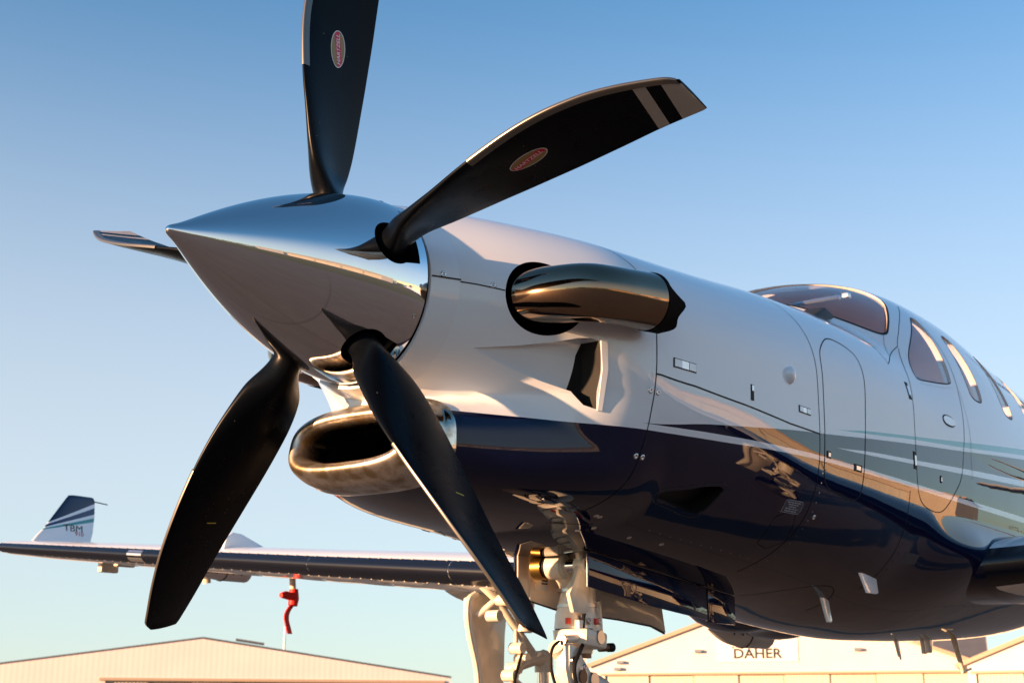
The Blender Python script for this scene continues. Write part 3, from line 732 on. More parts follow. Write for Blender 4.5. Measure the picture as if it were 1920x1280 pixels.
# nose ring of the cowl, just behind the spinner
def nose_ring():
    q = BODY(np.array([.2, .21])); k = 144; a = np.linspace(0, 2*np.pi, k, endpoint=False); V = []
    w, zc, zt, zb = [float(v[0]) for v in q[:4]]
    for u in np.linspace(0, 1, 9):
        x = .122+.079*u; m = u*u*(1-u)*.0+u
        for t in a:
            zz = zc*m+(( .272*(1-m)+(zt-zc)*m) if math.cos(t) > 0 else (.272*(1-m)+(zc-zb)*m))*math.cos(t)
            V.append((x, -(.272*(1-m)+w*m)*math.sin(t), zz))
    inner = [(.122, -.262*math.sin(t), .262*math.cos(t)) for t in a]; back = [(.135, -.25*math.sin(t), .25*math.cos(t)) for t in a]
    V = back+inner+V
    o = obj('nose_ring', V, grid_faces(11, k, True), M['white'], AIR)
    bm = bmesh.new(); bm.from_mesh(o.data); bmesh.ops.recalc_face_normals(bm, faces=bm.faces[:])
    fs = [f for f in bm.faces if f.calc_center_median().x > .18]
    if sum((f.normal.dot(Vector((0, f.calc_center_median().y, f.calc_center_median().z-HZ)))) for f in fs) < 0: bmesh.ops.reverse_faces(bm, faces=bm.faces[:])
    bm.to_mesh(o.data); bm.free(); autosmooth(o, 40); return o
RING = nose_ring()
MB().tube([(.123, 0, 0), (.20, 0, 0)], .255, 48).build('gearbox_cover', M['black'], AIR)
for s in (-1, 1): MB().box((.162, s*.2936, .011), (.088, .002, .0035), Matrix.Rotation(s*R(26.9), 4, 'Z'), 0).build('panel_seam', M['seam'], AIR, smooth=False)
# panel gaps
ring_seam = lambda x, t0, t1, w=.0036: [ribbon('panel_seam', [(x, a) for a in np.linspace(t0, t1, 60)], w, None, AIR, star=s) for s in (False, True)]
ring_seam(.77, .02, 2.75); ring_seam(1.8, .5, 2.75); ring_seam(2.62, 1.9, 2.6)
seams = [
    ([(.2004, .005), (.240, .003), (.312, -.006)], .0036),
    ([(.77, -.190), (.964, -.197), (1.273, -.208), (1.569, -.222), (1.8, -.224)], .005),
    ([(.90, -.598), (.84, -.60), (.77, -.60)], .003),
]
for p, w in seams:
    for s in (False, True): ribbon('panel_seam', xt_of(p), w, None, AIR, star=s)
DOOR = chaikin([(1.845, -.02), (1.850, .06), (1.875, .098), (1.93, .135), (1.99, .165), (2.05, .176), (2.14, .170), (2.205, .150), (2.226, .125), (2.226, .06), (2.213, .0), (2.2, -.1), (2.18, -.24), (2.168, -.36), (2.155, -.405), (2.12, -.424), (2.03, -.42), (1.945, -.412), (1.88, -.400), (1.846, -.37), (1.838, -.306), (1.842, -.154)], 2)
PDOOR = [(2.858, .305), (2.765, .172), (2.70, .044), (2.69, -.132), (2.69, -.262), (2.71, -.335), (2.76, -.370), (2.84, -.384), (2.94, -.388), (3.02, -.370), (3.13, -.290), (3.237, -.203), (3.29, .022), (3.35, .2), (3.36, .40), (3.33, .56)]
for s in (False, True):
    ribbon('door_seam', xt_of(DOOR), .0045, None, AIR, True, s)
    ribbon('door_seam', xt_of(chaikin(PDOOR, 2, False)), .0036, None, AIR, False, s)
    ribbon('panel_seam', np.array([(2.44, .80), (2.50, .88), (2.55, .955), (2.57, 1.05), (2.582, 1.142), (2.70, 1.09), (2.858, 1.022)]), .0036, None, AIR, star=s)
    ribbon('panel_seam', np.array([(2.80, .931), (2.70, 1.085)]), .0022, None, AIR, star=s)
    ribbon('panel_seam', np.array([(2.858, 1.022), (2.90, .97), (3.04, .849), (3.24, .70), (3.313, .639)]), .0028, None, AIR, star=s)
    ribbon('panel_seam', xt_of([(3.36, .20), (3.36, .0), (3.36, -.2)]), .002, None, AIR, star=s)
# glazing
for s in (False, True):
    patch('windscreen', WS, -.006, M['glass'], AIR, .05, 1, s)
    ribbon('window_seal', WS, .012, M['black'], AIR, True, s, off=.0012, step=.01)
    for w in SIDEWIN:
        patch('cabin_window', xt_of(w), -.005, M['pane'], AIR, .05, 1, s)
        ribbon('window_seal', xt_of(w), .006, M['black'], AIR, True, s, off=.001, step=.01)
# cockpit
MB().prism([(2.22, .30), (2.50, .44), (2.70, .40), (2.72, .34), (2.72, -.1), (2.22, -.1)], 1, -.42, .42, .02).build('instrument_panel', M['darkpanel'], AIR)
for sy in (-.27, .27):
    MB().prism([(3.35, -.15), (3.43, -.15), (3.52, .30), (3.44, .32)], 1, sy-.2, sy+.2, .03).build('seat_back', M['seat'], AIR)
    MB().prism([(3.46, .36), (3.52, .36), (3.53, .50), (3.47, .50)], 1, sy-.12, sy+.12, .025).build('headrest', M['seat'], AIR)
MB().tube([(2.95, -.30, .60), (2.95, .22, .60)], .012, 8).box((2.95, -.33, .60), (.035, .035, .025)).build('overhead_console', M['nickel'], AIR)
# ---------------------------------------------------------------- spinner and propeller
SP_X0, SP_X1, SP_R, SP_DZ = -.574, .112, .268, .008
PH0 = R(1.345)
def sp_r(x): 
    d = np.clip(np.asarray(x, float)-SP_X0, 0, None); f = SP_R*(1-(1-np.clip(d/(SP_X1-SP_X0), 0, 1))**1.66)
    return np.sqrt(f*f+.022*d*np.exp(-d/.02))
def build_spinner():
    u = np.linspace(0, 1, 110)**2.2; x = SP_X0+u*(SP_X1-SP_X0); k = 144
    a = np.linspace(0, 2*np.pi, k, endpoint=False); r = sp_r(x); r[0] = .0015
    V = np.stack([np.repeat(x, k), np.outer(r, np.sin(a)).ravel(), np.outer(r, np.cos(a)).ravel()], 1)
    F = grid_faces(len(x), k, True)+[tuple(range(k)), tuple((len(x)-1)*k+j for j in range(k))]
    o = obj('spinner', V, F, M['chrome'], None, off=False)
    bm = bmesh.new(); bm.from_mesh(o.data); bmesh.ops.recalc_face_normals(bm, faces=bm.faces[:]); bm.to_mesh(o.data); bm.free()
    cu = MB()
    for i in range(5):
        an = PH0+R(72)*i; e = np.array([0, -math.sin(an), math.cos(an)]); t = np.array([0, -math.cos(an), -math.sin(an)])
        cu.tube([e*.13, e*.36], .064, 40)
        P = []
        for rr in (.14, .36):
            for xx, tt in ((0, -.060), (.082, -.050), (.082, .050), (0, .060)): P.append(np.array([xx, 0, 0])+e*rr+t*tt)
        cu.add(P, [(0, 1, 2, 3), (7, 6, 5, 4)]+[(j, (j+1) % 4, 4+(j+1) % 4, 4+j) for j in range(4)])
    c = cu.build('cut', M['black'], None, smooth=False, off=False)
    bm = bmesh.new(); bm.from_mesh(c.data); bmesh.ops.recalc_face_normals(bm, faces=bm.faces[:]); bm.to_mesh(c.data); bm.free()
    md = o.modifiers.new('b', 'BOOLEAN'); md.operation = 'DIFFERENCE'; md.solver = 'EXACT'; md.object = c; md.use_self = True
    dg = bpy.context.evaluated_depsgraph_get(); me = bpy.data.meshes.new_from_object(o.evaluated_get(dg)); o.modifiers.clear(); o.data = me
    bpy.data.objects.remove(c)
    me.materials.clear(); me.materials.append(M['chrome']); me.materials.append(M['black'])
    LN = np.zeros((len(me.loops), 3)); mi = []
    d = .002
    for p in me.polygons:
        c = p.center; ok = True; ns = []
        for v in p.vertices:
            q = me.vertices[v].co; r = math.hypot(q.y, q.z)
            if abs(r-float(sp_r(q.x))) > 1.5e-3: ok = False
            sl = float(sp_r(min(q.x+d, SP_X1))-sp_r(max(q.x-d, SP_X0)))/(min(q.x+d, SP_X1)-max(q.x-d, SP_X0))
            nn = np.array([-sl, q.y/max(r, 1e-6), q.z/max(r, 1e-6)]); ns.append(nn/np.linalg.norm(nn))
        if ok and np.array(p.normal) @ np.mean(ns, 0) < .6: ok = False
        for l, nn in zip(p.loop_indices, ns): LN[l] = nn if ok else np.array(p.normal)
        mi.append(0 if ok else 1)
    me.polygons.foreach_set('material_index', np.array(mi, np.int32)); me.polygons.foreach_set('use_smooth', [True]*len(mi))
    me.transform(Matrix.Translation(OFF+Vector((0, 0, SP_DZ)))); me.update(); me.normals_split_custom_set([tuple(v) for v in LN])
    o.parent = AIR; return o
SPIN = build_spinner()
MB().tube([(SP_X1-.002, 0, SP_DZ), (SP_X1+.012, 0, SP_DZ*.5)], .262, 72).build('spinner_backplate', M['black'], AIR)
def screw(name, p, n, r, parent, m=None, off=True):
    """a small domed screw with a slot"""
    n = np.array(n, float); n /= np.linalg.norm(n); p = np.array(p, float)
    a = np.cross(n, (.3, .5, .8)); a /= np.linalg.norm(a); b = np.cross(n, a); V = []; k = 12
    for rr, h in ((1, 0), (.92, .16), (.72, .24), (.42, .24), (.36, .12)):
        V += [p+(a*math.cos(2*math.pi*j/k)+b*math.sin(2*math.pi*j/k))*r*rr+n*h*r for j in range(k)]
    F = grid_faces(5, k, True)+[tuple(48+j for j in range(k))]
    return obj(name, V, F, m or M['steel'], parent, off=off)
for i in range(20):
    an = PH0+R(18)*i+R(6); x = .088; r = float(sp_r(x)); e = np.array([0, -math.sin(an), math.cos(an)])
    if min(abs(((math.degrees(an-PH0) % 72)+36) % 72-36), 99) < 14: continue
    screw('spinner_screw', np.array([x, 0, SP_DZ])+e*(r-.0005), e+np.array([-.05, 0, 0]), .0065, SPIN)

BL = pch([(.16, -.03, .004, .03, -.01), (.24, -.046, .004, .046, -.016), (.28, -.066, .006, .066, -.028), (.32, -.081, .006, .082, -.032), (.36, -.094, .005, .096, -.033), (.40, -.104, .002, .106, -.032),
          (.45, -.113, 0, .114, -.030), (.50, -.120, -.003, .119, -.026), (.55, -.126, -.008, .123, -.022), (.62, -.130, -.015, .128, -.015), (.70, -.129, -.023, .132, -.007), (.78, -.123, -.030, .136, .001),
          (.86, -.110, -.033, .139, .008), (.94, -.088, -.032, .143, .014), (1.02, -.056, -.025, .147, .019), (1.08, -.026, -.016, .151, .025), (1.13, .000, -.006, .154, .031), (1.155, .014, .000, .156, .034)], .018)
TH = pch([(.16, .070), (.26, .070), (.32, .056), (.40, .040), (.50, .030), (.65, .021), (.85, .014), (1.05, .009), (1.155, .005)], .02)
def air_half(c):                              # half thickness over the chord, unit maximum
    c = np.clip(c, 0, 1); return 5*2.0*.5*(.2969*np.sqrt(c)-.126*c-.3516*c**2+.2843*c**3-.1036*c**4)*2
def blade_pt(r, c, side, off=0.0):
    """point on the blade: span r, chord fraction c, face +1 / -1"""
    r = np.asarray(r, float); c = np.asarray(c, float); r, c = np.broadcast_arrays(r, c)
    lx, lt, tx, tt = BL(r.ravel()); lx, lt, tx, tt = [q.reshape(r.shape) for q in (lx, lt, tx, tt)]
    th = TH(r.ravel())[0].reshape(r.shape)
    # rounding at the tip
    cut = np.clip((r-1.125)/.03, 0, 1); lx = lx+.022*cut**2.2; tx = tx-.004*cut**3
    dx, dt = tx-lx, tt-lt; L = np.hypot(dx, dt)+1e-9; nx, nt_ = -dt/L, dx/L
    h = th*air_half(c)*.5+.0012
    camber = th*.35*np.sin(np.pi*np.clip(c, 0, 1))
    s = side*(h+off)+camber*(-1)
    X = lx+dx*c+nx*s; T = lt+dt*c+nt_*s
    return X, T, r
def build_blade():
    rs = np.concatenate([np.linspace(.15, .36, 22), np.linspace(.375, 1.10, 60), np.linspace(1.108, 1.155, 14)])
    cs = .5-.5*np.cos(np.linspace(0, np.pi, 22)); k = 2*len(cs)-2
    V = []
    for r in rs:
        a = blade_pt(np.full(len(cs), r), cs, 1); b = blade_pt(np.full(len(cs)-2, r), cs[1:-1][::-1], -1)
        X = np.concatenate([a[0], b[0]]); T = np.concatenate([a[1], b[1]])
        ph = np.concatenate([np.pi*(1-np.arange(len(cs))/(len(cs)-1)), -np.pi*np.arange(1, len(cs)-1)/(len(cs)-1)])
        w = np.clip((r-.20)/.15, 0, 1); w = w*w*(3-2*w)
        X = X*w+(1-w)*.043*np.cos(ph); T = T*w+(1-w)*(.043*np.sin(ph)-.006*w)
        V += [(x, -t, r) for x, t in zip(X, T)]
    F = grid_faces(len(rs), k, True)+[tuple(range(k)), tuple((len(rs)-1)*k+j for j in range(k))]
    o = obj('propeller_blade', V, F, M['blade'], None, off=False)
    bm = bmesh.new(); bm.from_mesh(o.data); bmesh.ops.recalc_face_normals(bm, faces=bm.faces[:]); bm.to_mesh(o.data); bm.free()
    autosmooth(o, 50)
    def facepatch(name, RC, F, side, off, m):
        X, T, r = blade_pt(RC[:, 0], RC[:, 1], side, off)
        V = np.stack([X, -T, r], 1); ob = obj(name, V, F, m, o, off=False)
        bm = bmesh.new(); bm.from_mesh(ob.data); bm.normal_update()
        f0 = bm.faces[:][0] if len(bm.faces) else None
        if f0 and f0.normal.y*side > 0: bmesh.ops.reverse_faces(bm, faces=bm.faces[:])
        bm.to_mesh(ob.data); bm.free(); return ob
    # erosion strip wrapped round the leading edge
    rr = np.linspace(.618, 1.15, 60); cc = np.array([.085, .05, .02, .006, 0, .001, .002, .003, .004]); sd = np.array([1, 1, 1, 1, 1, -1, -1, -1, -1])
    V = []
    for r in rr:
        for c, s in zip(cc, sd):
            X, T, q = blade_pt(r, c*(.13/ max(.10, float(BL(np.array([r]))[2][0]-BL(np.array([r]))[0][0]))*1.7), s, .0020)
            X = X-(.0022 if c < .01 else 0); V.append((float(X), -float(T), r))
    obj('erosion_strip', V, grid_faces(60, 9), M['grey'], o, off=False)
    # pale stripes near the tip
    for u0, u1 in ((1.050, 1.081), (1.117, 1.185)):
        cq = np.linspace(.10, .995, 12); uq = np.linspace(u0, u1, 8); RC = []
        for u in uq:
            for c in cq:
                r = u-.2*.05
                for _ in range(6):
                    q = BL(np.array([min(r, 1.155)])); x = float(q[0][0]+(q[2][0]-q[0][0])*c); r = u-.2*x
                RC.append((min(r, 1.1535), c))
        facepatch('tip_stripe', np.array(RC), grid_faces(8, 12), 1, .0008, M['stripe'])
    # maker's badge: oval with lettering
    r0, x0 = .716, .004
    def rc(uv):                                # u along the span, v towards the leading edge
        uv = np.array(uv); r = r0+uv[:, 0]; q = BL(r); c = (x0-uv[:, 1]-q[0])/(q[2]-q[0]); return np.stack([r, c], 1)
    A, Bq = .058, .0285
    def ell(a, b, k=40): return np.array([(a*math.cos(2*math.pi*i/k), b*math.sin(2*math.pi*i/k)) for i in range(k)])
    def lay(name, poly, off, m): v, f = fill2d(poly, .015); return facepatch(name, rc(v), f, 1, off, m)
    lay('maker_badge', ell(A, Bq), .0010, M['badgewhite']); lay('maker_badge', ell(A-.0028, Bq-.0028), .0014, M['badgegold'])
    band = [(p, q) for p, q in ell(A-.003, Bq-.003, 80) if -.0125+.16*p < q < .0105+.16*p]
    lay('maker_badge', np.array(sorted(band, key=lambda p: math.atan2(p[1]-.16*p[0]*.9, p[0]*.9))), .0018, M['badgered'])
    V, f = text_mesh('HARTZELL', .0185, 1.06, .0002); V = V+np.stack([0*V[:, 0], .10*V[:, 0]], 1)
    facepatch('badge_lettering', rc(V), f, 1, .0024, M['badgewhite'])
    facepatch('blade_mark', np.array([(.766, .47), (.766, .62), (.7695, .62), (.7695, .47)]), [(0, 1, 2, 3)], -1, .001, M['yellow'])
    return o
proto = build_blade(); kids = list(proto.children)
for i in range(5):
    b = proto if i == 0 else proto.copy()
    if i: COL.objects.link(b)
    b.location = OFF; b.rotation_euler = (PH0+R(72)*i, 0, 0); b.parent = AIR
    if i:
        for k in kids: c = k.copy(); COL.objects.link(c); c.parent = b

# ---------------------------------------------------------------- intake lip
def build_lip():
    k = 96; a = np.linspace(0, 2*np.pi, k, endpoint=False); c, s = np.cos(a), np.sin(a); e = 2/3
    oy, oz = np.sign(c)*abs(c)**e, np.sign(s)*abs(s)**e
    prof = [(.232, -.0005), (.215, -.0035), (.195, 0), (.17, .005), (.14, .015), (.115, .026), (.098, .038), (.09, .051), (.093, .063), (.105, .072), (.13, .078), (.17, .081), (.22, .082)]
    prof = chaikin(np.array(prof), 2, False)
    V = []
    for x, d in prof:
        q = CHIN(np.array([max(x, .2)])); w = float(q[0][0]); zt, zb = float(q[2][0]), float(q[3][0]); zm = -.424
        if x <= .2: w, zt, zb = .260, -.299, -.549
        for yy, zz in zip(oy, oz):
            h = (zt-zm) if zz > 0 else (zm-zb)
            rake = .02*zz
            V.append((x+rake*(1 if x < .2 else max(0, 1-(x-.2)/.03)), yy*(w-d*1.0+.001), zm+zz*(h-d*.92+.001)))
    o = obj('intake_lip', V, [f[::-1] for f in grid_faces(len(prof), k, True)], M['lip'], AIR)
    bm = bmesh.new(); bm.from_mesh(o.data); bmesh.ops.recalc_face_normals(bm, faces=bm.faces[:]); bm.to_mesh(o.data); bm.free()
    return o
build_lip()

# ---------------------------------------------------------------- exhaust stacks
def build_exhaust(sy):
    P = chaikin(np.array([(.414, -.26, -.010), (.414, -.40, -.010), (.416, -.49, -.011), (.438, -.575, -.013), (.50, -.614, -.014), (.58, -.636, -.010), (.655, -.652, -.006)]), 3, False); P[:, 1] *= -sy
    k = 48; rad = np.interp(np.linspace(0, 1, len(P)), [0, .35, .7, 1], [.090, .083, .082, .085])
    def ring(p, d, r, ext=None):
        d = d/np.linalg.norm(d); u = np.array([0, 0, 1.])-d*d[2]; u /= np.linalg.norm(u); s = np.cross(d, u)*sy
        out = []
        for j in range(k):
            a = 2*math.pi*j/k; q = p+r*(u*math.cos(a)+s*math.sin(a))
            if ext is not None: q = q+d*ext(a)
            out.append(q)
        return out
    V = []; D = np.gradient(P, axis=0)
    for p, d, r in zip(P, D, rad): V += ring(p, d, r)
    n = len(P); o = obj('exhaust_stack', V, grid_faces(n, k, True), M['exhaust'], AIR)
    ext = lambda a: .0 if abs(a-math.pi) > 1.9 else .050*min(1, (1.9-abs(a-math.pi))*2.0)*(1+.18*math.cos(7*a))
    T = ring(P[-1], D[-1], rad[-1]+.0012)+ring(P[-1], D[-1], rad[-1]+.0012, ext)+ring(P[-1], D[-1], rad[-1]-.006, ext)+ring(P[-6], D[-6], rad[-6]-.006)
    T = [q-D[-1]/np.linalg.norm(D[-1])*.012 for q in T[:k]]+T[k:]
    e = obj('exhaust_outlet', T, grid_faces(4, k, True), M['soot'], o); autosmooth(e, 50)
    MB().tube([P[8]*1.0, P[8]-D[8]/np.linalg.norm(D[8])*.002], .05, 12).build('exhaust_baffle', M['soot'], o)
for s in (-1, 1): build_exhaust(-s)

# ---------------------------------------------------------------- wings
def foil(n=30, th=.15, camb=.02):
    c = .5-.5*np.cos(np.linspace(0, np.pi, n)); h = 5*th*(.2969*np.sqrt(c)-.126*c-.3516*c**2+.2843*c**3-.1036*c**4); m = camb*4*c*(1-c)
    up = np.stack([c, m+h], 1); lo = np.stack([c, m-h], 1); return np.vstack([up[::-1], lo[1:]])
#        y     xLE   zLE    chord  thick
WTAB = [(.40, 3.33, -.577, 2.10, .150), (.66, 3.36, -.575, 2.02, .150), (.75, 3.39, -.569, 1.94, .150), (1.1, 3.405, -.543, 1.84, .150),
        (2.0, 3.412, -.475, 1.66, .150), (3.3, 3.418, -.366, 1.46, .145), (5.0, 3.42, -.215, 1.22, .14), (6.2, 3.425, -.105, 1.06, .13), (6.66, 3.45, -.06, .98, .12), (6.80, 3.56, -.035, .78, .10)]
def wing_sec(y):
    T = np.array(WTAB); return [np.interp(y, T[:, 0], T[:, j]) for j in range(1, 5)]
def wing_pt(y, c, up, off=0.0, s=1):
    x, z, ch, th = wing_sec(y); h = 5*th*(.2969*math.sqrt(c)-.126*c-.3516*c**2+.2843*c**3-.1036*c**4); m = .012*4*c*(1-c)
    return np.array([x+c*ch-off*(1 if c < .004 else 0), s*y, z+(m+(h if up else -h))*ch+off*(1 if up else -1)])
def build_wing(s):
    ys = np.concatenate([np.linspace(.40, .56, 5), np.linspace(.57, .80, 34), np.linspace(.85, 1.1, 6), np.linspace(1.2, 6.2, 26), np.linspace(6.28, 6.80, 8)])
    V = []
    for y in ys:
        x, z, ch, th = wing_sec(y)
        for c, h in foil(34, th, .012): V.append((x+c*ch, s*y, z+h*ch))
    k = 67; F = grid_faces(len(ys), k)+[tuple(range(k)), tuple((len(ys)-1)*k+j for j in range(k))[::-1]]
    w = obj('wing', V, F, M['wing'], AIR)
    bm = bmesh.new(); bm.from_mesh(w.data); bmesh.ops.recalc_face_normals(bm, faces=bm.faces[:]); bm.to_mesh(w.data); bm.free(); autosmooth(w, 50)
    # de-icing boot in spanwise sections
    cu, cl = .029, .052
    for y0, y1 in ((.705, 2.28), (2.285, 3.38), (3.385, 4.9), (4.905, 6.62)):
        yy = np.linspace(y0, y1, 14); V = []
        for y in yy:
            for c, u in [(cu, 1), (cu*.6, 1), (cu*.3, 1), (cu*.12, 1), (cu*.03, 1), (0, 1), (cl*.03, 0), (cl*.12, 0), (cl*.3, 0), (cl*.6, 0), (cl, 0)]: V.append(wing_pt(y, c, u, .003, s))
        o = obj('deice_boot', V, grid_faces(14, 11), M['rubber'], w)
        bm = bmesh.new(); bm.from_mesh(o.data); bmesh.ops.recalc_face_normals(bm, faces=bm.faces[:])
        if bm.faces[:][60].normal.x > 0: bmesh.ops.reverse_faces(bm, faces=bm.faces[:])
        bm.to_mesh(o.data); bm.free()
    # tabs of the boot edge, too small to part
    b = MB()
    for y in np.arange(1.05, 6.15, .085):
        for c, u in ((cu, 1), (cl, 0)): b.box(wing_pt(y, c*1.03, u, .002, s), (.014, .010, .004), bev=0)
    tag(b.build('boot_edge_tabs', M['grey'], w, smooth=False), kind='stuff')
    # leading edge lamp
    V = []
    for y in np.linspace(4.93, 5.08, 4):
        for c, u in [(.012, 1), (.004, 1), (0, 1), (.004, 0), (.014, 0), (.03, 0)]: V.append(wing_pt(y, c, u, .006, s))
    obj('stall_light', V, grid_faces(4, 6), M['nickel'], w)
    # access covers underneath
    for y in (1.9, 2.45, 3.0, 3.55, 4.1, 4.7, 5.3):
        for c0 in (.12, .42):
            x, z, ch, th = wing_sec(y); V = []
            for j in range(24):
                a = 2*math.pi*j/24; V.append(wing_pt(y+.14*math.cos(a), c0+.075*math.sin(a), 0, .003, s))
            o = obj('access_cover', V, [tuple(range(24)) if s > 0 else tuple(range(24))[::-1]], M['white'], w)
            bm = bmesh.new(); bm.from_mesh(o.data); bm.faces.ensure_lookup_table()
            if bm.faces[0].normal.z > 0: bmesh.ops.reverse_faces(bm, faces=bm.faces[:])
            bm.to_mesh(o.data); bm.free()
    # flap track fairings
    for y, L in ((1.25, .95), (2.72, .80), (4.9, .55)):
        x, z, ch, th = wing_sec(y); x0 = x+ch*.30; V = []; n = 20
        zl = wing_pt(y, .5, 0)[2]+.03
        if y < 1.5: x0, L, zl = 4.52, .74, -.735
        for i in range(n):
            u = i/(n-1); hh = .13*L*(1-(1-min(1, u*1.5))**2.2)+.004; ww = .075*(1-(1-min(1, u*1.8))**2)+.003
            for j in range(16):
                a = 2*math.pi*j/16; V.append((x0+u*L, s*y+ww*math.cos(a), zl-.02+hh*(math.sin(a) if math.sin(a) < 0 else .4*math.sin(a))))
        f = obj('flap_fairing', V, grid_faces(n, 16, True)+[tuple(range(16)), tuple((n-1)*16+j for j in range(16))[::-1]], M['white'], w)
        bm = bmesh.new(); bm.from_mesh(f.data); bmesh.ops.recalc_face_normals(bm, faces=bm.faces[:]); bm.to_mesh(f.data); bm.free(); autosmooth(f, 45)
        for ub in (.25, .40, .68, .82):
            screw('fairing_screw', (x0+ub*L, s*y-.0755, zl-.045), (0, -1, -.1), .010, w, M['black'])
        j = 11; ii = int(.58*n)
        P = [np.array(V[ii*16+q]) for q in range(8, 17 if False else 16)]; cc = np.mean([np.array(v) for v in V[ii*16:ii*16+16]], 0)
        P = [p+(p-cc)*.03 for p in P]
        MB().tube(P, .004, 6).build('fairing_joint', M['seam'], w)
    # bulge over the wheel well
    V = []
    for i in range(25):
        u = -1+2*i/24; r = math.sqrt(max(1e-4, 1-u*u))
        for j in range(24):
            a = 2*math.pi*j/24; V.append((4.62+.82*u, s*(.92+.34*r*math.cos(a)), -.63+(.172 if math.sin(a) < 0 else .08)*r*math.sin(a)*(1+.12*math.sin(9*u))))
    gf = obj('wheel_fairing', V, grid_faces(25, 24, True), M['navy'], w)
    bm = bmesh.new(); bm.from_mesh(gf.data); bmesh.ops.recalc_face_normals(bm, faces=bm.faces[:]); bm.to_mesh(gf.data); bm.free()
    # winglet
    ys0, WT = 6.46, [(-.09, 3.58, .58, .09), (0, 3.66, .50, .09), (.06, 3.725, .455, .08), (.20, 3.84, .36, .075), (.31, 3.93, .275, .075), (.338, 3.955, .24, .06), (.345, 3.99, .19, .04)]
    V = []
    for h, x, ch, th in WT:
        for c, t in foil(20, th, 0): V.append((x+c*ch, s*(ys0+h*.14+t*ch), .03+h))
    k = 39; wl = obj('winglet', V, grid_faces(len(WT), k)+[tuple(range(k)), tuple((len(WT)-1)*k+j for j in range(k))], M['winglet'], w)
    bm = bmesh.new(); bm.from_mesh(wl.data); bmesh.ops.recalc_face_normals(bm, faces=bm.faces[:]); bm.to_mesh(wl.data); bm.free(); autosmooth(wl, 50)
    MB().tube([(4.18, s*(ys0+.045), .345), (4.33, s*(ys0+.045), .333)], .0045, 6).build('static_wick', M['black'], w)
    inner = -1
    for txt, size, x, z, m, st in (('TBM', .072, 3.985, .112, M['ink'], 1.35), ('910', .050, 4.045, .072, M['inkred'], 1.15)):
        V2, F = text_mesh(txt, size, st, 0)
        yy = ys0+z*.14-.0275
        o = obj('winglet_lettering', [(x+a, s*(yy), z+b) for a, b in V2], F, m, w)
        # set against the curved skin
        for vtx in o.data.vertices:
            h = vtx.co.z-HZ-.03; cch = np.interp(h, [q[0] for q in WT], [q[2] for q in WT]); xl = np.interp(h, [q[0] for q in WT], [q[1] for q in WT]); tq = np.interp(h, [q[0] for q in WT], [q[3] for q in WT])
            c = min(max((vtx.co.x-xl)/cch, .001), .999); hh = 5*tq*(.2969*math.sqrt(c)-.126*c-.3516*c**2+.2843*c**3-.1036*c**4)*cch
            vtx.co.y = s*(ys0+h*.14-hh-.0025)
    # top fence seen over the leading edge
    b = MB(); b.prism([(3.52, -.22), (3.55, -.125), (3.60, -.095), (3.68, -.10), (3.95, -.19)], 1, s*4.24, s*4.26, .004)
    b.build('wing_fence', M['white'], w)
    return w
WINGS = {s: build_wing(s) for s in (1, -1)}
# tail surfaces
def loft(name, secs, m, parent):
    V = []
    for (x, y, z), ch, th, ax in secs:
        for c, t in foil(16, th, 0): V.append((x+c*ch, y+(t*ch if ax == 'y' else 0), z+(t*ch if ax == 'z' else 0)))
    k = 31; o = obj(name, V, grid_faces(len(secs), k)+[tuple(range(k)), tuple((len(secs)-1)*k+j for j in range(k))], m, parent)
    bm = bmesh.new(); bm.from_mesh(o.data); bmesh.ops.recalc_face_normals(bm, faces=bm.faces[:]); bm.to_mesh(o.data); bm.free(); autosmooth(o, 50); return o
loft('tail_fin', [((7.6, 0, .42), 2.1, .08, 'y'), ((8.3, 0, .9), 1.5, .09, 'y'), ((9.0, 0, 2.35), .85, .08, 'y')], M['navy'], AIR)
for s in (1, -1):
    tp = loft('tailplane', [((8.55, s*.05, .40), 1.15, .10, 'z'), ((8.85, s*2.4, .42), .75, .09, 'z'), ((8.95, s*2.5, .42), .55, .06, 'z')], M['white'], AIR)
    V = [];
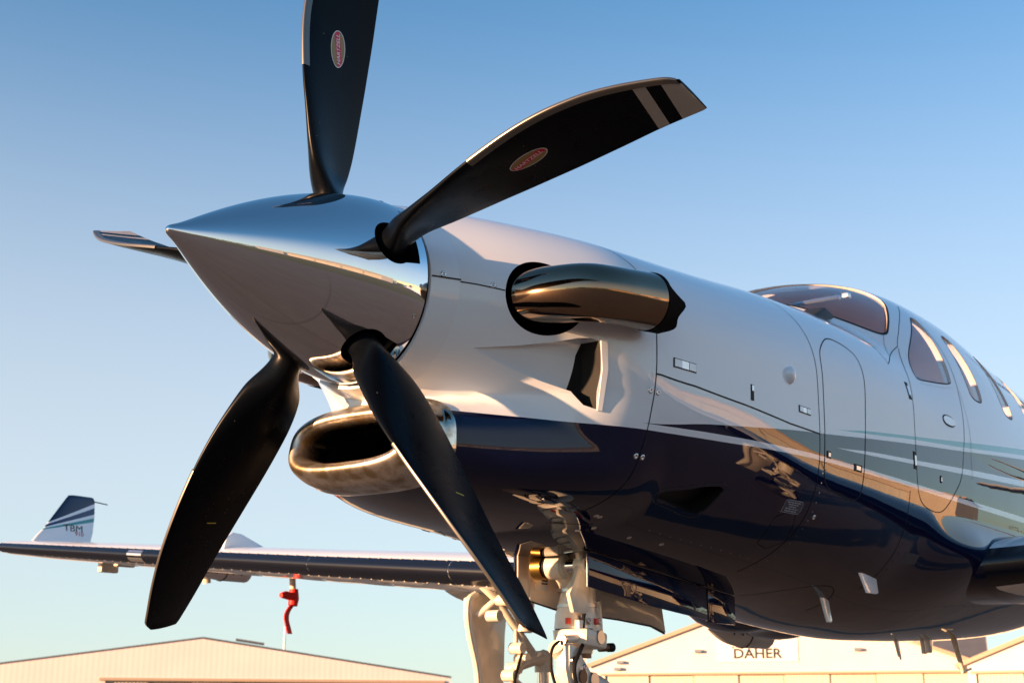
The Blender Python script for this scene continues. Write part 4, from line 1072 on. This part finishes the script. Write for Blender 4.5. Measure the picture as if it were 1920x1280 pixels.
# ---------------------------------------------------------------- small things on the skin
def plate(name, x0, x1, z0, z1, h, m, r=0, star=False, parent=None):
    return pad(name, xt_of(rrect(x0, x1, z0, z1) if r else [(x0, z0), (x1, z0), (x1, z1), (x0, z1)]), h, m, parent or AIR, .03, star)
for s in (False, True):
    sy = 1 if s else -1
    for x0, x1, z0, z1 in ((.845, .962, -.157, -.128), (1.638, 1.728, -.171, -.147)):      # cowl latches: a tray with three leaves
        l = plate('cowl_latch', x0, x1, z0, z1, .0022, M['black'], star=s); w = (x1-x0-.006)/3
        for j in range(3): plate('latch_leaf', x0+.003+w*j+.0008, x0+.003+w*(j+1)-.0008, z0+.003, z1-.003, .0042 if j != 1 else .003, M['white'] if j != 1 else M['nickel'], star=s, parent=l)
    l = plate('cowl_latch', 1.294, 1.312, -.186, -.134, .0022, M['black'], star=s)
    plate('latch_leaf', 1.297, 1.309, -.155, -.137, .004, M['nickel'], star=s, parent=l)
    l = plate('door_handle', 3.045, 3.175, .002, .040, .004, M['white'], 1, s); ribbon('handle_rim', xt_of(rrect(3.042, 3.178, -.001, .043)), .006, M['seam'], l, True, s, off=.0012, step=.008)
    for x0, x1, z0, z1 in ((1.857, 1.888, -.30, -.275), (2.085, 2.15, -.318, -.292), (2.66, 2.69, -.24, -.17), (2.672, 2.70, .046, .118), (2.955, 2.972, -.262, -.232)):
        l = plate('door_lock', x0, x1, z0, z1, .002, M['black'], star=s); dx_, dz_ = (x1-x0)*.22, (z1-z0)*.22
        plate('lock_face', x0+dx_, x1-dx_, z0+dz_, z1-dz_, .004, M['nickel'], star=s, parent=l)
    # drain mast dome
    c = np.array([1.575, 0, -.052]); V = []
    t0 = float(xz2t(1.575, -.052)); n = Nf(1.575, t0); p = Sf(1.575, t0); e1 = np.array([1., 0, 0]); e1 -= n*(e1@n); e1 /= np.linalg.norm(e1); e2 = np.cross(n, e1)
    if e2[2] > 0: e2 = -e2
    for i in range(8):
        f = i/7*math.pi/2
        for j in range(24):
            a = 2*math.pi*j/24; rr = .027*math.cos(f)*(1+.22*max(0, math.sin(a))**6)
            V.append(p+e1*rr*math.cos(a)+e2*rr*math.sin(a)*1.05+n*(.024*math.sin(f)-.001))
    V = np.array(V)*np.array([1, -sy, 1]) if s else np.array(V)
    o = obj('vent_dome', V, grid_faces(8, 24, True), M['white'], AIR)
    bm = bmesh.new(); bm.from_mesh(o.data); bmesh.ops.recalc_face_normals(bm, faces=bm.faces[:]); bm.to_mesh(o.data); bm.free()
    # quarter-turn fasteners
    screw('cowl_fastener', (.155, sy*.2885, .020), (-.45, sy, 0), .0095, AIR, M['nickel'])
    for x, z in ((.282, .006), (.755, -.241), (.785, -.243), (.755, -.430), (.785, -.430), (1.863, -.505)):
        t = float(xz2t(x, z)); screw('cowl_fastener', Sf(x, -t if s else t), Nf(x, -t if s else t), .0095, AIR, M['nickel'])
    for x, t in ((.845, 2.69), (.865, 2.678), (.90, 2.806), (.928, 2.741), (1.108, 2.72), (1.271, 2.698)):
        screw('cowl_fastener', Sf(x, -t if s else t), Nf(x, -t if s else t), .009, AIR, M['nickel'])
    # rims of the flush scoop and service panels
    ribbon('scoop_rim', xt_of(chaikin([(p[0]*1.0, p[1]) for p in [(.965, -.522), (.972, -.502), (1.0, -.492), (1.10, -.478), (1.165, -.463), (1.278, -.452), (1.268, -.502), (1.253, -.555), (1.19, -.557), (1.115, -.546), (1.0, -.533)]], 1)), .002, M['placard'], AIR, True, s)
    # service placard
    pl = plate('service_placard', 1.633, 1.752, -.505, -.465, .0006, M['placard'], star=s)
    ribbon('placard_rim', xt_of([(1.633, -.505), (1.752, -.505), (1.752, -.465), (1.633, -.465)]), .0014, M['placardtext'], pl, True, s, off=.0012)
    for k, wd in enumerate((.9, .7, .5, .85, .8)):
        z = -.471-.0068*k; xm = 1.6925; w = .05*wd
        for q in range(4):
            a0 = xm-w+2*w*q/4; plate('placard_line', a0, a0+2*w/4*.78, z-.0022, z, .0012, M['placardtext'], star=s, parent=pl)
    pl = plate('service_placard', 2.73, 2.86, -.60, -.562, .0006, M['placard'], star=s)
    # belly panels
    ribbon('panel_seam', [(1.72, 2.2), (1.80, 2.42), (1.74, 2.52), (1.66, 2.50), (1.62, 2.30)], .0025, None, AIR, True, s)
    ribbon('panel_seam', chaikin([(2.12, 2.95), (2.25, 2.72), (2.42, 2.62), (2.55, 2.72), (2.6, 2.9)], 2, False), .003, None, AIR, False, s)
# rivet lines: far too small to pick apart
def rivets(xt, gap, r, m, star):
    xt = np.array(xt, float); L = np.concatenate([[0], np.cumsum(np.linalg.norm(np.diff(Sf(xt[:, 0], xt[:, 1]), axis=0), axis=1))])
    q = np.arange(gap/2, L[-1], gap); x = np.interp(q, L, xt[:, 0]); t = np.interp(q, L, xt[:, 1])*(-1 if star else 1)
    P, N = Sf(x, t), Nf(x, t); V = []; F = []
    for p, n in zip(P, N):
        a = np.cross(n, (1, .2, .1)); a /= np.linalg.norm(a); b = np.cross(n, a); k = len(V)
        V += [p+(a*math.cos(2*math.pi*j/6)+b*math.sin(2*math.pi*j/6))*r+n*.0004 for j in range(6)]+[p+n*.0011]; F += [(k+j, k+(j+1) % 6, k+6) for j in range(6)]
    tag(obj('rivet_line', V, F, m, AIR), kind='stuff')
for s in (False, True):
    rivets(xt_of([(2.88, .150), (2.98, .160), (3.15, .178), (3.29, .200)]), .022, .0022, M['seam'], s)
    rivets([(1.835, a) for a in np.linspace(1.9, 2.75, 30)], .035, .003, M['nickel'], s)
    rivets([(x, 2.62) for x in np.linspace(1.1, 1.75, 20)], .06, .003, M['nickel'], s)
    rivets([(2.66, a) for a in np.linspace(1.95, 2.6, 30)], .04, .003, M['seam'], s)
    rivets([(2.52, .93), (2.56, 1.02), (2.60, 1.12)], .03, .0022, M['seam'], s)
# belly aerials
def blade_aerial(name, x, y, z, h, c, th, sweep, m=None):
    V = []
    for q, f in ((0, 1), (.5, .85), (.93, .72), (1, .55)):
        for cc, t in foil(10, th, 0): V.append((x+sweep*q*h+c*f*cc, y+t*c*f, z-h*q))
    k = 19; o = obj(name, V, grid_faces(4, k)+[tuple(range(k)), tuple(3*k+j for j in range(k))], m or M['white'], AIR)
    bm = bmesh.new(); bm.from_mesh(o.data); bmesh.ops.recalc_face_normals(bm, faces=bm.faces[:]); bm.to_mesh(o.data); bm.free(); autosmooth(o, 50); return o
def keel(x, y):
    zt, zb = limits(x); zz = np.linspace(float(zb)+1e-4, -.2, 600); return float(zz[np.argmax(Y(np.full(600, x), zz) >= abs(y))])
for nm, x, y, h, c, th, sw in (('blade_aerial', 2.48, -.33, .105, .085, .16, .55), ('blade_aerial', 2.46, -.50, .085, .19, .06, .9), ('blade_aerial', 3.97, -.06, .10, .06, .3, .5), ('blade_aerial', 4.30, -.10, .075, .11, .3, .1), ('blade_aerial', 4.46, -.02, .075, .11, .3, .1)):
    blade_aerial(nm, x, y, keel(x, y)+.012, h, c, th, sw)
z0 = keel(4.72, -.1)
MB().tube([(4.72, -.1, z0+.02), (4.84, -.1, z0-.17)], [.016, .012], 10).tube([(4.82, -.1, z0-.168), (4.97, -.1, z0-.15)], .007, 8).build('drain_mast', M['gear'], AIR)

# ---------------------------------------------------------------- nose gear
NG = MB
def part(mb, name, m='gear', smooth=True): return mb.build(name, M[m], AIR if name in TOP else GEAR, smooth)
TOP = ()
GEAR = MB().tube([(1.245, -.02, -.60), (1.245, -.02, -.70), (1.24, -.015, -.76), (1.235, -.01, -.80), (1.24, 0, -.85)], [.050, .056, .056, .060, .068], 24).build('nose_gear', M['gear'], AIR)
GEAR['label'] = 'cream nose gear leg hanging from the open bay'
def gp(mb, name, m='gear'): return mb.build(name, M[m], GEAR)
# trunnions with brass bushes
for z, x, r in ((-.588, 1.165, .026), (-.695, 1.155, .042)):
    gp(MB().tube([(x, .045, z), (x, -.012, z)], [r*.97, r], 26), 'trunnion'); gp(MB().tube([(x+.01, .02, z), (x+.05, .015, z-.03), (x+.075, .01, z-.075)], [r*.9, r*.85, r*.8], 14), 'trunnion_arm')
    gp(MB().tube([(x, .062, z), (x, .050, z)], r*.86, 26), 'trunnion_collar', 'black')
    gp(MB().tube([(x-.004, .098, z), (x-.004, .060, z)], r*.98, 26), 'trunnion_bush', 'gold')
    gp(MB().tube([(x, -.01, z), (x, -.085, z)], r*.50, 18), 'trunnion_pin', 'oleo')
    gp(MB().tube([(x+.005, -.060, z), (x+.005, -.10, z)], [r*.7, r*.62], 18), 'pin_boss')
    gp(MB().tube([(x+.005, -.099, z), (x+.005, -.104, z)], r*.40, 14), 'pin_nut', 'black')
gp(MB().prism([(1.13, -.52), (1.205, -.52), (1.203, -.60), (1.197, -.815), (1.18, -.85), (1.10, -.85), (1.075, -.79), (1.11, -.742), (1.14, -.68), (1.118, -.638), (1.135, -.585)], 1, -.085, -.068, .005), 'side_plate')
gp(MB().prism([(1.165, -.775), (1.185, -.755), (1.20, -.775), (1.195, -.84), (1.175, -.85), (1.165, -.84)], 1, -.065, -.04, .006), 'leg_bracket')
for z in (-.772, -.838): screw('bracket_screw', (1.182, -.066, z), (0, -1, 0), .006, GEAR, M['black'])
# steering collar with red marks
gp(MB().tube([(1.24, 0, -.845), (1.24, 0, -.895)], [.070, .074], 30), 'steering_collar')
gp(MB().tube([(1.24, 0, -.895), (1.24, 0, -.907)], .071, 30), 'collar_seal', 'black')
for x, y in ((1.185, -.058), (1.245, -.076), (1.158, -.022)):
    gp(MB().box((x, y, -.872), (.018, .012, .020), bev=.002), 'turning_mark', 'redtab')
gp(MB().box((1.20, -.05, -.93), (.13, .12, .055), Matrix.Rotation(.1, 4, 'Y'), .012).tube([(1.225, 0, -.90), (1.225, 0, -.975)], [.07, .062], 24), 'leg_housing')
gp(MB().tube([(1.07, -.06, -.935), (1.19, -.075, -.925)], .013, 14), 'steering_rod')
gp(MB().tube([(1.058, -.062, -.936), (1.075, -.060, -.935)], .017, 14), 'rod_end', 'steel')
gp(MB().tube([(1.215, -.115, -.925), (1.215, -.09, -.925)], .022, 16), 'housing_bolt', 'steel')
gp(MB().tube([(1.225, 0, -.972), (1.225, 0, -.99)], .058, 24), 'gland_ring', 'rust')
gp(MB().tube([(1.225, 0, -.985), (1.228, 0, -1.30)], .042, 28), 'oleo_rod', 'oleo')
# tow fitting
gp(MB().tube([(1.33, -.02, -.80), (1.345, -.02, -.90), (1.36, -.02, -.955)], [.020, .016, .014], 12), 'tow_arm')
gp(MB().tube([(1.335, -.03, -.955), (1.375, -.04, -.953)], .013, 14), 'tow_pin', 'rust')
gp(MB().tube([(1.373, -.04, -.953), (1.395, -.046, -.952)], .015, 14), 'tow_pin_head', 'black')
# torque link and fork
gp(MB().prism([(1.075, -.945), (1.12, -.955), (1.22, -1.05), (1.225, -1.085), (1.19, -1.10), (1.085, -1.09), (1.07, -1.02)], 1, -.085, -.03, .012), 'torque_link')
gp(MB().tube([(1.11, -.088, -1.045), (1.11, -.02, -1.045)], .026, 18), 'link_boss'); gp(MB().tube([(1.205, -.095, -1.06), (1.205, -.02, -1.06)], .024, 18), 'link_bolt', 'steel')
gp(MB().tube([(1.13, -.09, -1.095), (1.15, -.06, -1.12), (1.19, -.03, -1.13)], [.035, .05, .05], 16), 'lower_link')
gp(MB().tube([(1.16, -.10, -1.135), (1.168, -.06, -1.115)], .048, 24), 'link_ring', 'rust')
for s in (-1, 1):
    gp(MB().tube(chaikin(np.array([(1.20, s*.02, -1.06), (1.29, s*.05, -1.08), (1.345, s*.10, -1.16), (1.35, s*.13, -1.28), (1.34, s*.13, -1.40)]), 2, False), .04, 18), 'fork')
def wheel(parent, x, y, z, r, w):
    V = []; k = 40; prof = [(.52, -.42), (.60, -.5), (.85, -.5), (.96, -.38), (1, -.15), (1, .15), (.96, .38), (.85, .5), (.60, .5), (.52, .42)]
    for rr, ww in prof:
        for j in range(k): a = 2*math.pi*j/k; V.append((x+r*rr*math.cos(a), y+w*ww, z+r*rr*math.sin(a)))
    t = obj('tyre', V, grid_faces(len(prof), k, True), M['tyre'], parent)
    MB().tube([(x, y-w*.3, z), (x, y+w*.3, z)], r*.54, 32).tube([(x, y-w*.42, z), (x, y+w*.42, z)], r*.2, 20).build('wheel_rim', M['gear'], parent)
# ground height under a wheel in the tilted frame
def ground_z(x, y): return float((ROT.inverted() @ Vector((*(ROT @ Vector((x, y, 0))).to_2d(), 0))).z)-HZ
gz = ground_z(1.34, 0); wheel(GEAR, 1.34, 0, gz+.205, .21, .15)
gp(MB().tube([(1.34, -.14, gz+.205), (1.34, .14, gz+.205)], .025, 14), 'axle', 'steel')
# lines, clamps and bolts on the leg
for pts, r in (([(1.20, -.07, -.62), (1.185, -.085, -.72), (1.20, -.075, -.80), (1.175, -.07, -.86), (1.165, -.075, -.93)], .006), ([(1.14, -.09, -.95), (1.10, -.10, -.98), (1.075, -.095, -1.02), (1.09, -.10, -1.09), (1.12, -.10, -1.15)], .007), ([(1.05, -.06, -.94), (1.02, -.05, -.96), (1.01, -.05, -1.02), (1.04, -.06, -1.10)], .005)):
    gp(MB().tube(chaikin(np.array(pts), 3, False), r, 8), 'hydraulic_line', 'black')
for z, r in ((-.765, .064), (-.815, .067), (-.935, .073)): gp(MB().tube([(1.238, -.005, z), (1.238, -.005, z-.010)], r, 28), 'clamp_band', 'steel')
for x, y, z in ((1.12, -.088, -.985), (1.155, -.088, -1.02), (1.205, -.08, -1.09), (1.10, -.088, -1.075), (1.17, -.058, -.865), (1.21, -.072, -.872), (1.272, -.072, -.87), (1.24, -.075, -.915), (1.19, -.074, -.945)):
    screw('leg_bolt', (x, y, z), (0, -1, 0), .011, GEAR, M['steel'])
gp(MB().box((1.255, -.062, -.885), (.05, .02, .05), bev=.004), 'steering_lug'); gp(MB().box((1.165, -.065, -.89), (.04, .02, .04), bev=.004), 'steering_lug')
gp(MB().tube([(1.075, -.03, -.955), (1.22, -.03, -1.07)], [.03, .022], 12), 'link_web'); gp(MB().tube([(1.09, -.092, -1.0), (1.09, -.03, -1.0)], .014, 14), 'link_pin', 'steel')
gp(MB().tube([(1.14, -.055, -1.05), (1.14, -.088, -1.05)], .034, 22), 'link_eye'); gp(MB().tube([(1.14, -.087, -1.05), (1.14, -.093, -1.05)], .022, 18), 'eye_bolt', 'rust')
# bay doors
def bay_door(sy, poly, m_in, m_out, name='nose_bay_door'):
    d = MB().prism(poly, 1, sy*.142, sy*.150, .002).build(name, m_out, AIR)
    MB().prism([(np.mean([p[0] for p in poly])+(p[0]-np.mean([q[0] for q in poly]))*.985, np.mean([q[1] for q in poly])+(p[1]-np.mean([q[1] for q in poly]))*.93) for p in poly], 1, sy*.136, sy*.1415, .001).build('door_lining', m_in, d)
    return d
kz = lambda x: keel(x, -.145)
bay_door(-1, [(1.09, kz(1.09)-.004), (1.5, kz(1.5)-.004), (1.885, kz(1.885)-.004), (1.885, -.845), (1.5, -.815), (1.09, -.77)], M['white'], M['navy'])
bay_door(-1, [(1.895, kz(1.895)-.004), (2.11, kz(2.11)-.004), (2.11, -.855), (1.895, -.853)], M['white'], M['navy'])
sd = bay_door(1, [(1.09, kz(1.09)+.09), (1.5, kz(1.5)-.004), (2.05, kz(2.0)-.004), (2.085, -.885), (1.98, -.86), (1.75, -.845), (1.36, -.83), (1.15, -.80), (1.09, -.73)], M['gear'], M['navy'])
MB().box((1.19, .133, -.615), (.16, .006, .05), bev=.002).build('hinge_strip', M['gear'], sd)
for i in range(5):
    for k in range(2): screw('hinge_rivet', (1.12+.035*i, .1345, -.60-.03*k), (0, -1, 0), .005, sd, M['black'])
pl = MB().box((1.235, .1355, -.72), (.075, .002, .085), bev=.0005).build('door_placard', M['white'], sd)
for k in range(6): MB().box((1.25, .1338, -.69-.010*k), (.035, .001, .005), bev=0).build('placard_line', M['ink'], sd)
MB().box((1.165, .1335, -.72), (.012, .006, .15), bev=.002).build('door_rib', M['gear'], sd)
# inside of the bay
gp(MB().tube([(1.16, .0, -.60), (1.30, .05, -.62), (1.34, .05, -.62)], [.035, .035, .02], 10), 'actuator', 'black')
gp(MB().tube([(1.88, -.11, -.58), (1.885, -.12, -.75)], .006, 6), 'bay_hose', 'navy')

# ---------------------------------------------------------------- main gear
def main_gear(s):
    y = 2.05; x = 3.62; W = MB()
    g = MB().tube([(3.62, s*y, -.52), (3.60, s*y, -.78)], [.06, .05], 16).build('main_gear', M['gear'], AIR)
    def q(mb, n, m='gear'): return mb.build(n, M[m], g)
    q(MB().prism([(3.27, -.60), (3.34, -.575), (3.62, -.57), (3.66, -.66), (3.64, -.80), (3.62, -1.25), (3.38, -1.25), (3.37, -.98), (3.30, -.82), (3.27, -.70)], 1, s*(y+.16), s*(y+.18), .006), 'gear_door')
    rim = chaikin(np.array([(3.34, -.575), (3.28, -.60), (3.265, -.68), (3.29, -.80), (3.36, -.97), (3.375, -1.08), (3.37, -1.25)]), 2, False)
    q(MB().tube([(a, s*(y+.15), b) for a, b in rim], .018, 8), 'door_flange')
    rim2 = rim+np.array([.035, 0]); q(MB().tube([(a, s*(y+.155), b) for a, b in rim2], .010, 8), 'door_flange')
    q(MB().tube([(3.34, s*(y+.1), -.53), (3.40, s*(y+.05), -.60), (3.72, s*y, -.92)], .024, 10), 'side_brace')
    q(MB().tube([(3.33, s*(y+.13), -.70), (3.40, s*(y+.05), -.61)], .020, 10), 'door_link')
    q(MB().tube([(3.40, s*(y+.05), -.61), (3.50, s*(y+.03), -.60), (3.60, s*y, -.58)], .020, 10), 'brace_arm')
    for a, b in ((3.41, -.61), (3.33, -.70), (3.72, -.92), (3.55, -.87), (3.52, -.98), (3.60, -.93), (3.48, -1.02)):
        q(MB().tube([(a, s*(y-.03), b), (a, s*(y+.05), b)], .032, 14), 'joint_boss')
    q(MB().tube([(3.55, s*(y+.02), -.75), (3.55, s*(y+.02), -.87)], .014, 8), 'link_rod')
    q(MB().tube([(3.48, s*y, -1.02), (3.56, s*y, -.96), (3.70, s*y, -.93), (3.80, s*y, -.92)], [.03, .035, .035, .05], 10), 'lock_link')
    q(MB().tube([(3.46, s*y, -1.02), (3.56, s*y, -1.08), (3.66, s*y, -1.14), (3.80, s*y, -1.15)], [.02, .025, .03, .045], 10), 'trailing_link')
    q(MB().tube([(3.80, s*y, -.88), (3.80, s*y, -1.0)], .055, 16).tube([(3.80, s*y, -1.11), (3.80, s*y, -1.3)], .058, 16), 'shock_body')
    q(MB().tube([(3.80, s*y, -.99), (3.80, s*y, -1.12)], .042, 18), 'shock_rod', 'oleo')
    q(MB().tube(chaikin(np.array([(3.54, s*(y-.03), -.90), (3.46, s*(y-.05), -1.0), (3.43, s*(y-.05), -1.08), (3.50, s*(y-.05), -1.13), (3.53, s*(y-.05), -1.25)]), 3, False), .009, 8), 'brake_hose', 'black')
    gz = ground_z(3.95, s*2.05); q(MB().tube([(3.66, s*y, -1.14), (3.95, s*(y-.05), gz+.26)], [.05, .045], 12), 'swing_arm')
    wheel(g, 3.95, s*(y+.08), gz+.235, .24, .19)
    g.location.x += .22
for s in (1, -1): main_gear(s)

# ---------------------------------------------------------------- things fixed to the far wing
W = WINGS[1]
MB().tube([(4.12, 4.2, -.34), (4.135, 4.2, -.46)], .022, 12).build('pitot_mast', M['gear'], W)
tg = MB()
tg.tube([(4.14, 4.2, -.435), (4.143, 4.2, -.50), (4.135, 4.2, -.545)], [.030, .036, .032], 14).tube([(4.15, 4.2, -.49), (4.06, 4.2, -.478), (4.02, 4.2, -.482)], [.030, .027, .017], 12)
n = 14; V = []
for i in range(n):
    u = i/(n-1); z = -.52-.215*u; x = 4.155-.09*math.sin(u*2.2)*.8-.0*u; yy = 4.2+.02*math.sin(5*u)
    for a, b in ((-.021, -.004), (.021, -.004), (.021, .004), (-.021, .004)): V.append((x+a, yy+b, z))
tg.add(V, grid_faces(n, 4, True)+[(0, 1, 2, 3), tuple((n-1)*4+j for j in (3, 2, 1, 0))])
PC = tg.build('pitot_cover', M['red'], None)
PC.data.transform(AIR.rotation_euler.to_matrix().to_4x4())
tag(PC, 'red cloth probe cover with a streamer hanging under the far wing', 'cover')
MB().tube([(4.1, 5.05, -.26), (4.12, 5.05, -.36)], .03, 10).build('tiedown_ring', M['gear'], W)
MB().tube([(3.95, 5.25, -.24), (3.98, 5.25, -.30), (4.02, 5.26, -.36)], .005, 6).build('bonding_wire', M['black'], W)
for x, y in ((3.7, 5.45), (3.95, 5.95)): MB().box((x, y, -.20), (.16, .05, .11), bev=.015).build('aileron_bracket', M['gear'], W)
